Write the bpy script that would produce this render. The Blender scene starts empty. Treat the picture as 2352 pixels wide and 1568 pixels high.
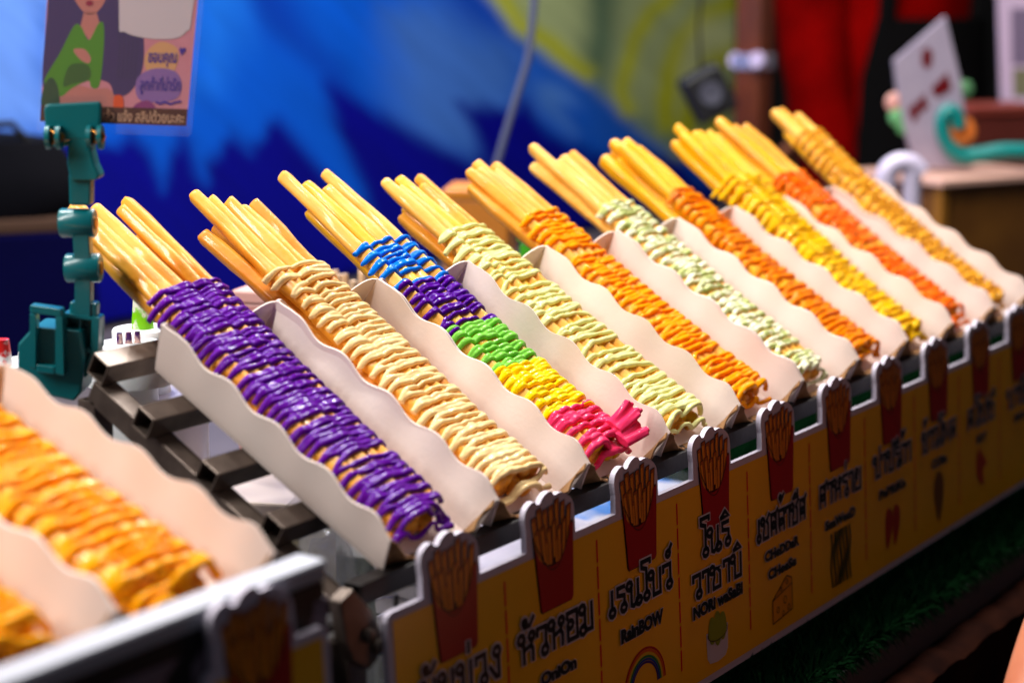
import bpy, bmesh, math, random
import numpy as np
from mathutils import Vector, Matrix, noise
from mathutils.geometry import tessellate_polygon

# ------------------------------------------------------------------ scene, camera, light
S = bpy.context.scene
COL = S.collection
PI = math.pi
def lin(v): v /= 255.0; return v/12.92 if v <= 0.04045 else ((v+0.055)/1.055)**2.4
def rgb(r, g, b): return (lin(r), lin(g), lin(b), 1.0)

CP = Vector((-0.63944, -0.52656, 0.26664)); PITCH = 0.190214; YAW = 0.964812
FPX = 4267.9; IW, IH = 2352.0, 1568.0
FW = Vector((math.sin(YAW)*math.cos(PITCH), math.cos(YAW)*math.cos(PITCH), -math.sin(PITCH)))
RT = Vector((math.cos(YAW), -math.sin(YAW), 0)); UP = RT.cross(FW)
cam = bpy.data.cameras.new('camera'); camo = bpy.data.objects.new('camera', cam); COL.objects.link(camo)
M = Matrix((RT, UP, -FW)).transposed().to_4x4(); M.translation = CP; camo.matrix_world = M
cam.sensor_width = 36; cam.lens = FPX/IW*36; cam.clip_start = 0.02; cam.clip_end = 60
cam.dof.use_dof = True; cam.dof.focus_distance = 1.06; cam.dof.aperture_fstop = 5.2
S.camera = camo

w = bpy.data.worlds.new('World'); S.world = w; w.use_nodes = True
bg = w.node_tree.nodes['Background']; bg.inputs[0].default_value = (0.80, 0.82, 1.0, 1); bg.inputs[1].default_value = 0.07
S.view_settings.view_transform = 'Standard'; S.view_settings.look = 'None'
S.view_settings.exposure = 0; S.view_settings.gamma = 1
S.render.engine = 'CYCLES'; S.cycles.use_denoising = True
S.cycles.max_bounces = 8; S.cycles.transparent_max_bounces = 16
S.cycles.caustics_reflective = False; S.cycles.caustics_refractive = False
S.cycles.sample_clamp_indirect = 4

def area(name, loc, target, sx, sy, watts, col=(1, 0.97, 0.93)):
    l = bpy.data.lights.new(name, 'AREA'); l.shape = 'RECTANGLE'; l.size = sx; l.size_y = sy; l.energy = watts; l.color = col
    o = bpy.data.objects.new(name, l); COL.objects.link(o); o.location = loc
    o.rotation_euler = (Vector(target)-Vector(loc)).to_track_quat('-Z', 'X').to_euler(); return o
# LED tubes hung under the stall roof, above and a little behind the trays
area('led_tube', (0.10, 0.50, 1.10), (0.15, 0.08, 0), 1.1, 0.04, 20)
area('led_tube', (0.95, 0.52, 1.10), (0.75, 0.10, 0), 1.1, 0.04, 19.2)
area('led_tube', (-0.75, 0.45, 0.95), (0.0, 0.1, 0), 0.9, 0.05, 15)
area('back_led_tube', (1.3, 0.55, 1.5), (1.5, 1.19, 0.0), 1.6, 0.06, 19.0)
area('side_led_tube', (1.75, 0.42, 1.5), (2.1, 0.6, 0.1), 0.8, 0.06, 5.0)

# ------------------------------------------------------------------ helpers
def at(px, py, d): return CP + (FW + RT*((px-IW/2)/FPX) - UP*((py-IH/2)/FPX))*d
def onplane(px, py, n, k):
    d = FW + RT*((px-IW/2)/FPX) - UP*((py-IH/2)/FPX); n = Vector(n); return CP + d*((k-CP.dot(n))/d.dot(n))

class MB:
    def __init__(s): s.v = []; s.f = []
    def add(s, vs, fs):
        b = len(s.v); s.v += [Vector(v) for v in vs]; s.f += [[i+b for i in f] for f in fs]; return s
    def box(s, c, d, m=None):
        x, y, z = d[0]/2, d[1]/2, d[2]/2
        vs = [Vector((sx*x, sy*y, sz*z)) for sx in (-1, 1) for sy in (-1, 1) for sz in (-1, 1)]
        if m: vs = [m @ v for v in vs]
        return s.add([Vector(c)+v for v in vs], [(0, 1, 3, 2), (4, 6, 7, 5), (0, 4, 5, 1), (2, 3, 7, 6), (0, 2, 6, 4), (1, 5, 7, 3)])
    def tube(s, pts, rad, n=8, cap=True, rb=None):
        pts = [Vector(p) for p in pts]; K = len(pts)
        if not hasattr(rad, '__len__'): rad = [rad]*K
        up = None; base = len(s.v); vs = []
        for i, p in enumerate(pts):
            t = (pts[min(i+1, K-1)]-pts[max(i-1, 0)])
            t = t.normalized() if t.length > 1e-9 else Vector((0, 0, 1))
            if up is None:
                a = Vector((0, 0, 1)) if abs(t.z) < .9 else Vector((1, 0, 0)); up = (a-t*a.dot(t)).normalized()
            else:
                up = up-t*up.dot(t); up = up.normalized() if up.length > 1e-6 else t.orthogonal().normalized()
            sd = t.cross(up)
            for k in range(n):
                a = 2*PI*k/n; vs.append(p+up*(math.cos(a)*rad[i])+sd*(math.sin(a)*rad[i]))
        fs = [(i*n+k, i*n+(k+1) % n, (i+1)*n+(k+1) % n, (i+1)*n+k) for i in range(K-1) for k in range(n)]
        if cap: fs += [tuple(range(n-1, -1, -1)), tuple((K-1)*n+k for k in range(n))]
        return s.add(vs, fs)
    def lathe(s, prof, c, n=28, axis=None):
        vs = []
        for r, z in prof:
            for k in range(n):
                a = 2*PI*k/n; v = Vector((r*math.cos(a), r*math.sin(a), z))
                vs.append(Vector(c)+(axis @ v if axis else v))
        K = len(prof)
        fs = [(i*n+k, i*n+(k+1) % n, (i+1)*n+(k+1) % n, (i+1)*n+k) for i in range(K-1) for k in range(n)]
        fs += [tuple(range(n-1, -1, -1)), tuple((K-1)*n+k for k in range(n))]
        return s.add(vs, fs)
    def prism(s, poly, fn, a, b):
        """poly: 2-D outline; fn(x, y, depth) -> 3-D point; extruded from depth a to b"""
        n = len(poly); tri = tessellate_polygon([[Vector((p[0], p[1], 0)) for p in poly]])
        vs = [fn(p[0], p[1], a) for p in poly]+[fn(p[0], p[1], b) for p in poly]
        fs = [tuple(t) for t in tri]+[(t[2]+n, t[1]+n, t[0]+n) for t in tri]+[(i, i+n, (i+1) % n+n, (i+1) % n) for i in range(n)]
        return s.add(vs, fs)
    def flat(s, poly, fn, d=0.0):
        tri = tessellate_polygon([[Vector((p[0], p[1], 0)) for p in poly]])
        return s.add([fn(p[0], p[1], d) for p in poly], [tuple(t) for t in tri])
    def stroke(s, pts, wd, fn, d=0.0, closed=False):
        """a flat ribbon of width wd along 2-D points, mitred"""
        P = [Vector((p[0], p[1])) for p in pts]; n = len(P); L = []; R = []
        for i in range(n):
            a = P[i-1] if (i > 0 or closed) else None; b = P[(i+1) % n] if (i < n-1 or closed) else None
            t1 = (P[i]-a).normalized() if a is not None else None; t2 = (b-P[i]).normalized() if b is not None else None
            if t1 is None: t1 = t2
            if t2 is None: t2 = t1
            t = t1+t2; t = t.normalized() if t.length > 1e-6 else t1
            nn = Vector((-t.y, t.x)); k = min(1.6, 1/max(.3, nn.dot(Vector((-t1.y, t1.x)))))
            L.append(P[i]+nn*wd/2*k); R.append(P[i]-nn*wd/2*k)
        if not closed:
            e = (P[1]-P[0]).normalized()*wd*.25; L[0] -= e; R[0] -= e
            e = (P[-1]-P[-2]).normalized()*wd*.25; L[-1] += e; R[-1] += e
        vs = [fn(q.x, q.y, d) for q in L]+[fn(q.x, q.y, d) for q in R]
        m = n if closed else n-1
        return s.add(vs, [(i, i+n, (i+1) % n+n, (i+1) % n) for i in range(m)])
    def sheet(s, G, t):
        """grid of points G[i][j] thickened by t against its normals, closed"""
        I, J = len(G), len(G[0]); A = []; B = []
        for i in range(I):
            for j in range(J):
                du = G[min(i+1, I-1)][j]-G[max(i-1, 0)][j]; dv = G[i][min(j+1, J-1)]-G[i][max(j-1, 0)]
                nn = du.cross(dv); nn = nn.normalized() if nn.length > 1e-12 else Vector((0, 0, 1))
                A.append(G[i][j]+nn*t/2); B.append(G[i][j]-nn*t/2)
        N = I*J; ix = lambda i, j: i*J+j
        fs = []
        for i in range(I-1):
            for j in range(J-1):
                q = (ix(i, j), ix(i+1, j), ix(i+1, j+1), ix(i, j+1)); fs += [q, tuple(k+N for k in reversed(q))]
        for i in range(I-1):
            fs += [(ix(i, 0), ix(i, 0)+N, ix(i+1, 0)+N, ix(i+1, 0)), (ix(i+1, J-1), ix(i+1, J-1)+N, ix(i, J-1)+N, ix(i, J-1))]
        for j in range(J-1):
            fs += [(ix(0, j+1), ix(0, j+1)+N, ix(0, j)+N, ix(0, j)), (ix(I-1, j), ix(I-1, j)+N, ix(I-1, j+1)+N, ix(I-1, j+1))]
        return s.add(A+B, fs)
    def mesh(s, name, mat, smooth=False):
        m = bpy.data.meshes.new(name); m.from_pydata([tuple(v) for v in s.v], [], s.f); m.validate()
        bm = bmesh.new(); bm.from_mesh(m); bmesh.ops.recalc_face_normals(bm, faces=bm.faces); bm.to_mesh(m); bm.free()
        if mat: m.materials.append(mat)
        if smooth:
            m.polygons.foreach_set('use_smooth', [True]*len(m.polygons))
            m.set_sharp_from_angle(angle=math.radians(42))
        return m
    def build(s, name, mat, parent=None, smooth=False, world=False, bevel=0, loc=None):
        if world and parent is not None:
            inv = parent.matrix_basis.inverted() if parent.parent is None else (parent.parent.matrix_basis @ parent.matrix_basis).inverted()
            s.v = [inv @ v for v in s.v]
        if loc is not None: s.v = [v-Vector(loc) for v in s.v]
        o = bpy.data.objects.new(name, s.mesh(name, mat, smooth)); COL.objects.link(o)
        if parent is not None: o.parent = parent
        if loc is not None: o.location = loc
        if bevel:
            b = o.modifiers.new('bevel', 'BEVEL'); b.width = bevel; b.segments = 2; b.limit_method = 'ANGLE'; b.angle_limit = math.radians(40)
        return o

def tag(o, label=None, cat=None, group=None, kind=None):
    if label: o['label'] = label
    if cat: o['category'] = cat
    if group: o['group'] = group
    if kind: o['kind'] = kind
    return o
def thing(name, label, cat, loc=(0, 0, 0), rot=(0, 0, 0), group=None):
    o = bpy.data.objects.new(name, None); COL.objects.link(o); o.location = loc; o.rotation_euler = rot
    o.matrix_basis = Matrix.LocRotScale(Vector(loc), o.rotation_euler, None)
    o.empty_display_size = .01
    return tag(o, label, cat, group)
def copy_tree(o, parent=None):
    c = o.copy(); COL.objects.link(c); c.parent = parent
    for ch in list(o.children): copy_tree(ch, c)
    return c

# ------------------------------------------------------------------ materials
def mat(name, col, rough=.5, metal=0, spec=.5, sss=0, sssr=(1, .5, .25), coat=0, noise_c=None, nscale=40, nw=.5, bump=0, bscale=200, alpha=None, trans=0, ior=None):
    m = bpy.data.materials.new(name); m.use_nodes = True; nt = m.node_tree; p = nt.nodes['Principled BSDF']
    p.inputs['Base Color'].default_value = col; p.inputs['Roughness'].default_value = rough; p.inputs['Metallic'].default_value = metal
    p.inputs['Specular IOR Level'].default_value = spec
    if ior: p.inputs['IOR'].default_value = ior
    if sss:
        p.inputs['Subsurface Weight'].default_value = sss; p.inputs['Subsurface Radius'].default_value = sssr; p.inputs['Subsurface Scale'].default_value = .004
    if coat: p.inputs['Coat Weight'].default_value = coat; p.inputs['Coat Roughness'].default_value = .05
    if trans: p.inputs['Transmission Weight'].default_value = trans
    if alpha is not None: p.inputs['Alpha'].default_value = alpha
    tc = nt.nodes.new('ShaderNodeTexCoord')
    if noise_c is not None:
        n = nt.nodes.new('ShaderNodeTexNoise'); n.inputs['Scale'].default_value = nscale; n.inputs['Detail'].default_value = 5
        r = nt.nodes.new('ShaderNodeValToRGB'); r.color_ramp.elements[0].position = .5-nw/2; r.color_ramp.elements[1].position = .5+nw/2
        r.color_ramp.elements[0].color = col; r.color_ramp.elements[1].color = noise_c
        nt.links.new(tc.outputs['Object'], n.inputs['Vector']); nt.links.new(n.outputs['Fac'], r.inputs['Fac']); nt.links.new(r.outputs['Color'], p.inputs['Base Color'])
    if bump:
        n = nt.nodes.new('ShaderNodeTexNoise'); n.inputs['Scale'].default_value = bscale; n.inputs['Detail'].default_value = 3
        b = nt.nodes.new('ShaderNodeBump'); b.inputs['Strength'].default_value = bump; b.inputs['Distance'].default_value = .0006
        nt.links.new(tc.outputs['Object'], n.inputs['Vector']); nt.links.new(n.outputs['Fac'], b.inputs['Height']); nt.links.new(b.outputs['Normal'], p.inputs['Normal'])
    return m
def sc(r, g, b): return rgb(r, g, b)
PAPER = mat('paper', sc(234, 213, 203), .6, spec=.2, noise_c=sc(240, 224, 215), nscale=30, bump=.15, bscale=500)
KRAFT = mat('kraft_paper', sc(150, 112, 76), .7, spec=.1, noise_c=sc(126, 92, 60), nscale=60, bump=.3, bscale=200)
FRY = [mat('fry_golden', sc(226, 140, 26), .36, spec=.15, sss=.1, coat=.14, noise_c=sc(240, 174, 62), nscale=45, nw=.5, bump=.5, bscale=320),
       mat('fry_pale', sc(232, 158, 48), .38, spec=.15, sss=.1, coat=.14, noise_c=sc(242, 188, 92), nscale=40, nw=.5, bump=.5, bscale=300),
       mat('fry_yellow', sc(220, 158, 8), .34, spec=.15, sss=.1, coat=.16, noise_c=sc(234, 184, 44), nscale=40, nw=.5, bump=.5, bscale=320),
       mat('fry_brown', sc(204, 118, 22), .42, spec=.15, sss=.1, coat=.1, noise_c=sc(226, 150, 48), nscale=45, nw=.5, bump=.5, bscale=340),
       mat('fry_amber', sc(236, 158, 2), .32, spec=.15, sss=.1, coat=.14, noise_c=sc(244, 178, 14), nscale=60, bump=.3, bscale=300)]
def sauce_mat(name, a, b=None, ns=90, nw=.6, rough=.22, sss=.0):
    return mat(name, a, rough, spec=.04, coat=.16, noise_c=b or a, nscale=ns, nw=nw, bump=.10, bscale=420)
SAUCE = {
    'purple': sauce_mat('purple_sauce', sc(84, 10, 134), sc(98, 18, 150)),
    'violet': sauce_mat('violet_sauce', sc(74, 4, 134), sc(86, 10, 148)),
    'cream': sauce_mat('cream_sauce', sc(240, 204, 140), sc(244, 212, 156)),
    'blue': sauce_mat('blue_sauce', sc(2, 108, 220), sc(8, 120, 230)),
    'green': sauce_mat('green_sauce', sc(116, 196, 62), sc(130, 206, 78)),
    'yellow': sauce_mat('yellow_sauce', sc(246, 200, 0), sc(250, 208, 8)),
    'pink': sauce_mat('pink_sauce', sc(226, 38, 86), sc(234, 62, 108)),
    'wasabi': sauce_mat('pale_green_sauce', sc(226, 222, 142), sc(232, 230, 158)),
    'cheddar': sauce_mat('orange_sauce', sc(246, 146, 0), sc(250, 156, 2), sss=0),
    'seaweed': sauce_mat('white_green_sauce', sc(238, 234, 202), sc(182, 190, 116), 130, .13),
    'paprika': sauce_mat('dark_orange_sauce', sc(234, 124, 0), sc(238, 134, 0), sss=0),
    'corn': sauce_mat('corn_yellow_sauce', sc(232, 176, 0), sc(238, 188, 4)),
    'chili': sauce_mat('red_orange_sauce', sc(240, 100, 0), sc(244, 112, 0), sss=0),
    'tan': sauce_mat('tan_sauce', sc(206, 132, 14), sc(226, 166, 48), 200, .5, .32),
    'mango': sauce_mat('bright_orange_sauce', sc(255, 166, 4), sc(255, 178, 10), sss=0),
}
STEEL = mat('dark_steel', sc(78, 66, 60), .36, metal=.6, noise_c=sc(124, 110, 100), nscale=55, bump=.3, bscale=160)
BLACKM = mat('black_steel', sc(26, 22, 22), .45, metal=.3, noise_c=sc(34, 30, 30), nscale=40, bump=.2)
GALV = mat('pale_metal', sc(178, 180, 190), .5, metal=.1, noise_c=sc(160, 162, 174), nscale=30)
TEAL = mat('teal_plastic', sc(0, 104, 112), .32, coat=.2, noise_c=sc(4, 112, 118), nscale=30)
BRASS = mat('spring_brass', sc(176, 120, 50), .3, metal=.9)
WHITEP = mat('white_plastic', sc(228, 230, 232), .3, sss=.1)
LAV = mat('lavender_plastic', sc(206, 200, 222), .28, noise_c=sc(224, 220, 236), nscale=25)
FOAM = mat('foam_board', sc(196, 188, 204), .55, bump=.2, bscale=300)
YEL = mat('yellow_print', sc(238, 176, 26), .22, noise_c=sc(242, 182, 34), nscale=20, bump=.04, bscale=600)
REDP = mat('red_print', sc(160, 8, 14), .28)
DASHP = mat('dark_red_print', sc(216, 30, 12), .3)
FRYP = mat('fry_print', sc(226, 138, 24), .3)
FRYP2 = mat('fry_side_print', sc(176, 88, 16), .3)
INK = mat('black_ink', sc(14, 12, 16), .3)
BRINK = mat('brown_ink', sc(56, 18, 8), .3)
WINK = mat('white_ink', sc(206, 196, 206), .35)
def pm(name, *c): return mat(name, sc(*c), .35)
CLEAR = mat('clear_film', (1, 1, 1, 1), .06, trans=.0, alpha=.025, spec=.3, bump=.3, bscale=60)
TURF = mat('turf_green', sc(1, 24, 7), .9, spec=.05, noise_c=sc(3, 38, 12), nscale=120)
BLACKCLOTH = mat('black_cloth', sc(8, 7, 8), .9)
WOOD = mat('stained_wood', sc(116, 52, 20), .45, noise_c=sc(74, 34, 16), nscale=18, bump=.3, bscale=60)
OAK = mat('brown_wood', sc(132, 84, 24), .5, noise_c=sc(92, 52, 14), nscale=14, bump=.3, bscale=60)

# ------------------------------------------------------------------ setting: ground, table, banner
SP = 0.085; TH = 0.505416; LT = 0.1589; HF = 0.0247; ZT = -0.1475   # tray pitch, tilt, length, front rim; table top height
g = MB().box((1.0, 1.0, ZT-.86), (40, 40, .02)).build('ground', mat('asphalt', sc(44, 42, 42), .9, noise_c=sc(60, 58, 58), nscale=8))
tag(g, kind='structure')
TY1 = 1.17
tb = thing('stall_table', 'long grey stall table carrying the racks, cloth skirt blackened for the shade below its front edge', 'table', (1, .5, ZT-.85))
MB().box((1.0, (TY1-.075)/2, ZT-.016), (4.6, TY1+.075, .024)).build('table_top', mat('grey_laminate', sc(96, 88, 92), .45, noise_c=sc(82, 76, 80), nscale=12), tb, world=True)
m = MB()
G = [[Vector((-1.3+4.6*i/160, -.078-.006*math.sin(i*.9)-.004*math.sin(i*.37), ZT-.03-.8*j/4)) for j in range(5)] for i in range(161)]
m.sheet(G, .002).build('skirt_cloth', BLACKCLOTH, tb, True, world=True)  # near-black cloth puts the shade below the turf into its colour
for x in (-1.2, 1.0, 3.2):
    for y in (.0, 1.05):
        MB().box((x, y, ZT-.43), (.04, .04, .82)).build('leg', BLACKM, tb, world=True)
# worn wooden board leaning along the front of the table, below the turf
wb = thing('wooden_board', 'worn reddish brown board fixed along the table front below the turf', 'board', (.33, -.083, ZT-.03))
m = MB(); G = []
for i in range(60):
    x = .20+.55*i/59
    z = ZT-.026+.004*noise.noise(Vector((x*30, 0, 0)))+.002*noise.noise(Vector((x*90, 3, 0)))
    G.append([Vector((x, -.076, z-.06)), Vector((x, -.098, z-.06)), Vector((x, -.100, z-.003)), Vector((x, -.094, z)), Vector((x, -.080, z))])
m.sheet(G, .002).build('board', mat('red_brown_wood', sc(22, 5, 3), .85, spec=.05, noise_c=sc(48, 20, 9), nscale=34, bump=.5, bscale=90), wb, True, world=True)

# artificial turf: backing plus fibres over the table front
turf = thing('turf_mat', 'green artificial turf mat laid over the front of the table, fringe hanging over the edge', 'turf', (.5, .1, ZT))
MB().box((.87, .19, ZT-.001), (1.78, .52, .004)).build('backing', mat('turf_backing', sc(2, 14, 5), .95, spec=.0), turf, world=True)
random.seed(5); m = MB()
def blade(p, d, l, wd):
    d = Vector(d).normalized(); sd = d.cross(Vector((random.uniform(-1, 1), random.uniform(-1, 1), random.uniform(-1, 1)))).normalized()*wd
    q = Vector(p); k = q+d*l*.6; e = q+d*l+Vector((0, 0, -.002))
    m.add([q-sd, q+sd, k+sd*.8, k-sd*.8, e], [(0, 1, 2, 3), (3, 2, 4)])
for i in range(9500):
    x = random.uniform(-.02, 1.75); y = random.uniform(-.074, -.02)
    if random.random() < .55: y = -.074+random.uniform(0, .006)
    f = (y < -.066)
    blade((x, y, ZT+.001), (random.uniform(-.6, .6), random.uniform(-1.2, .1) if f else random.uniform(-.5, .5), random.uniform(-.7, .7) if f else 1), random.uniform(.008, .015), .0007)
for i in range(9000):
    x = random.uniform(.3, 1.75); y = random.uniform(.0, .44)
    blade((x, y, ZT+.001), (random.uniform(-.5, .5), random.uniform(-.5, .5), 1), random.uniform(.008, .013), .0009)
tag(m.build('fibres', TURF, turf, world=True), kind='stuff')

# printed banner along the back of the stall
YW = 1.19
ban = thing('printed_banner', 'large blue and yellow-green wave banner hung behind the stall', 'banner', (1.7, YW, ZT))
def WP(x, y, d=0.0):
    p = onplane(x, y, (0, 1, 0), YW); return Vector((p.x, YW-d, p.z))
def curve(pts, n=6):
    """closed smooth outline through points"""
    out = []; K = len(pts)
    for i in range(K):
        p0, p1, p2, p3 = [Vector((*pts[(i+k) % K],)) for k in (-1, 0, 1, 2)]
        for t in range(n):
            t /= n; out.append(.5*((2*p1)+(-p0+p2)*t+(2*p0-5*p1+4*p2-p3)*t*t+(-p0+3*p1-3*p2+p3)*t**3))
    return [(q.x, q.y) for q in out]
a = WP(-900, 779); b = WP(1684, 400)
# the wave picture: colours per grid point of the cloth, shapes with brushed soft edges (outlines in pixels of the picture's own layout)
NX, NZ = 420, 150; X0, X1, Z0, Z1 = a.x, b.x, ZT, 1.26
gx = np.linspace(X0, X1, NX); zz = np.concatenate([np.linspace(Z0, .30, NZ-24), np.linspace(.30, Z1, 25)[1:], ])
NZ = len(zz); PX, PZ = np.meshgrid(gx, zz)
dx, dy, dz = PX-CP.x, YW-CP.y, PZ-CP.z
dep = dx*FW.x+dy*FW.y+dz*FW.z
U = IW/2+FPX*(dx*RT.x+dy*RT.y)/dep; V = IH/2-FPX*(dx*UP.x+dy*UP.y+dz*UP.z)/dep
rs = np.random.RandomState(4)
def brush(n, su, sv, ang):
    """smooth streaky noise stretched along a direction"""
    ca, sa = math.cos(ang), math.sin(ang); p = (U*ca+V*sa)/su; q = (-U*sa+V*ca)/sv; o = 0
    for k in range(n):
        f = 1.6**k; ph = rs.rand(4)*6.28
        o = o+np.sin(p*f*(.6+.5*rs.rand())+ph[0]+1.3*np.sin(q*f*.5+ph[1]))*np.sin(q*f+ph[2]+.8*np.sin(p*f*.7+ph[3]))/f**.5
    return o/2
B1 = brush(5, 170, 20, -2.35); B2 = brush(5, 90, 34, -2.2)
def mask(poly, soft, jit=14, ang=-2.3):
    px = U+jit*B2*math.cos(ang)+jit*.8*B1*math.cos(ang); py = V-jit*B2*math.sin(ang)*-1-jit*.6*B1
    P = np.array(poly, float); n = len(P); ins = np.zeros(U.shape, bool); dd = np.full(U.shape, 1e9)
    for k in range(n):
        x1, y1 = P[k]; x2, y2 = P[(k+1) % n]; ex, ey = x2-x1, y2-y1
        if y1 != y2: ins ^= ((y1 > py) != (y2 > py)) & (px < ex*(py-y1)/(ey)+x1)
        t = np.clip(((px-x1)*ex+(py-y1)*ey)/max(1e-9, ex*ex+ey*ey), 0, 1); dd = np.minimum(dd, (px-x1-t*ex)**2+(py-y1-t*ey)**2)
    d = np.sqrt(dd)*np.where(ins, 1, -1); t = np.clip(d/soft*.5+.5, 0, 1); return t*t*(3-2*t)
IMG = np.zeros(U.shape+(3,)); IMG[:] = rgb(0, 82, 200)[:3]
def paint(polys, c, soft, jit=14, amt=1.0):
    for p in polys:
        m_ = (mask(p, soft, jit)*amt)[..., None]; IMG[:] = IMG*(1-m_)+np.array(rgb(*c)[:3])*m_
paint([curve([(-300, -160), (60, -160), (150, -20), (105, 120), (120, 240), (60, 300), (-300, 330)])], (104, 150, 240), 90, 20)
paint([curve([(440, -100), (640, -100), (560, 60), (470, 200), (440, 120)])], (20, 104, 214), 80, 24)
paint([curve([(560, -60), (640, -60), (720, 90), (800, 170), (790, 210), (690, 130), (600, 60)]), curve([(1000, -60), (1060, 60), (1170, 110), (1190, 90), (1080, -60)])], (0, 58, 170), 46, 18)
paint([curve([(900, 40), (1000, 10), (1090, 70), (1180, 100), (1210, 150), (1190, 230), (1130, 300), (1110, 380), (1010, 360), (930, 300), (900, 160)])], (58, 106, 190), 80, 20)
paint([[(-1200, 322), (-80, 322), (150, 315), (235, 325), (300, 310), (340, 350), (366, 430), (390, 370), (415, 300), (432, 330), (452, 400), (470, 422), (482, 380), (495, 345), (510, 322), (525, 308), (545, 322), (570, 343), (600, 312), (640, 272), (690, 330), (760, 410), (800, 470), (850, 560), (700, 980), (300, 1000), (-1200, 1500)],
       [(738, 182), (760, 184), (790, 203), (860, 250), (930, 292), (1010, 338), (1090, 372), (1200, 395), (1300, 380), (1420, 345), (1545, 345), (1600, 420), (1800, 430), (1800, 800), (1200, 900), (880, 700), (840, 440), (790, 330)],
       curve([(1050, 232), (1085, 246), (1127, 248), (1170, 238), (1206, 230), (1230, 270), (1262, 305), (1300, 325), (1345, 360), (1200, 420), (1120, 390), (1085, 300)])], (0, 2, 128), 26, 15)
paint([curve([(1240, 190), (1300, 190), (1340, 240), (1290, 250), (1320, 310), (1270, 280), (1235, 240)])], (70, 122, 206), 34, 10)
paint([curve([(1240, 120), (1330, 165), (1400, 236), (1460, 296), (1540, 350), (1440, 352), (1350, 326), (1330, 250), (1290, 196), (1230, 170)])], (24, 92, 204), 30, 12)
paint([[(1104, -200), (1104, -30), (1160, 30), (1205, 80), (1262, 138), (1330, 162), (1400, 234), (1462, 292), (1550, 352), (1900, 356), (1900, -200)]], (158, 172, 122), 30, 8)
paint([[(1356, -200), (1430, -200), (1400, 120), (1380, 210), (1330, 160), (1346, 60)], [(1440, 262), (1500, 310), (1546, 346), (1900, 350), (1900, 312), (1560, 296)]], (84, 112, 88), 44, 8)
def ribbon(pts, wd):
    P = [Vector(p) for p in pts]; L = []; R = []
    for k in range(len(P)):
        t = (P[min(k+1, len(P)-1)]-P[max(k-1, 0)]).normalized(); nn = Vector((-t.y, t.x))*wd/2; L.append(P[k]+nn); R.append(P[k]-nn)
    return [(q.x, q.y) for q in L+R[::-1]]
def finer(p):
    o = [p[0]]
    for k in range(len(p)-1): o += [(p[k][0]*(1-t)+p[k+1][0]*t, p[k][1]*(1-t)+p[k+1][1]*t) for t in (.33, .66, 1)]
    return o
paint([ribbon(finer(p_), w_) for p_, w_ in [([(1120, -60), (1190, 60), (1260, 100), (1300, 140), (1350, 175)], 34), ([(1760, -20), (1690, 5), (1610, 40), (1560, 95), (1535, 170), (1525, 240), (1530, 300)], 40),
       ([(1600, -120), (1545, -20), (1490, 30), (1455, 90), (1435, 150), (1420, 215), (1440, 260)], 30), ([(1760, 90), (1690, 110), (1630, 150), (1590, 220), (1575, 300), (1570, 350)], 44), ([(1690, 205), (1650, 250), (1630, 330)], 26)]], (176, 180, 6), 22, 5)
paint([curve([(1590, 60), (1640, 40), (1690, 60), (1690, 100), (1620, 140), (1580, 200), (1560, 160)])], (206, 212, 150), 40, 6, .7)
IMG *= (1+.10*B1+.06*B2)[..., None]; IMG = np.clip(IMG, 0, 1)
bm_ = bpy.data.meshes.new('banner_cloth')
vs = np.stack([PX-1.7, np.full(PX.shape, .0)+.004*np.sin(PX*5.2)*np.sin(PZ*2+1), PZ-ZT], -1).reshape(-1, 3)
ii = np.arange(NX*NZ).reshape(NZ, NX); fq = np.stack([ii[:-1, :-1], ii[:-1, 1:], ii[1:, 1:], ii[1:, :-1]], -1).reshape(-1, 4)
bm_.from_pydata(vs.tolist(), [], fq.tolist()); at_ = bm_.color_attributes.new('print', 'FLOAT_COLOR', 'POINT')
at_.data.foreach_set('color', np.concatenate([IMG.reshape(-1, 3), np.ones((NX*NZ, 1))], 1).astype(np.float32).ravel())
bmat_ = mat('printed_cloth', sc(0, 84, 196), .6, spec=.15); nt_ = bmat_.node_tree; an_ = nt_.nodes.new('ShaderNodeVertexColor'); an_.layer_name = 'print'
nt_.links.new(an_.outputs['Color'], nt_.nodes['Principled BSDF'].inputs['Base Color']); bm_.materials.append(bmat_)
bm_.polygons.foreach_set('use_smooth', [True]*len(bm_.polygons))
bo_ = bpy.data.objects.new('banner_cloth', bm_); COL.objects.link(bo_); bo_.parent = ban
sol = bo_.modifiers.new('thickness', 'SOLIDIFY'); sol.thickness = .0015; sol.offset = 1
MB().tube([(a.x, YW, 1.28), (b.x, YW, 1.28)], .012).build('top_rail', BLACKM, ban, True, world=True)
for x in (a.x+.02, b.x-.02): MB().tube([(x, YW+.02, ZT-.85), (x, YW+.02, 1.28)], .014).build('pole', BLACKM, ban, True, world=True)

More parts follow.
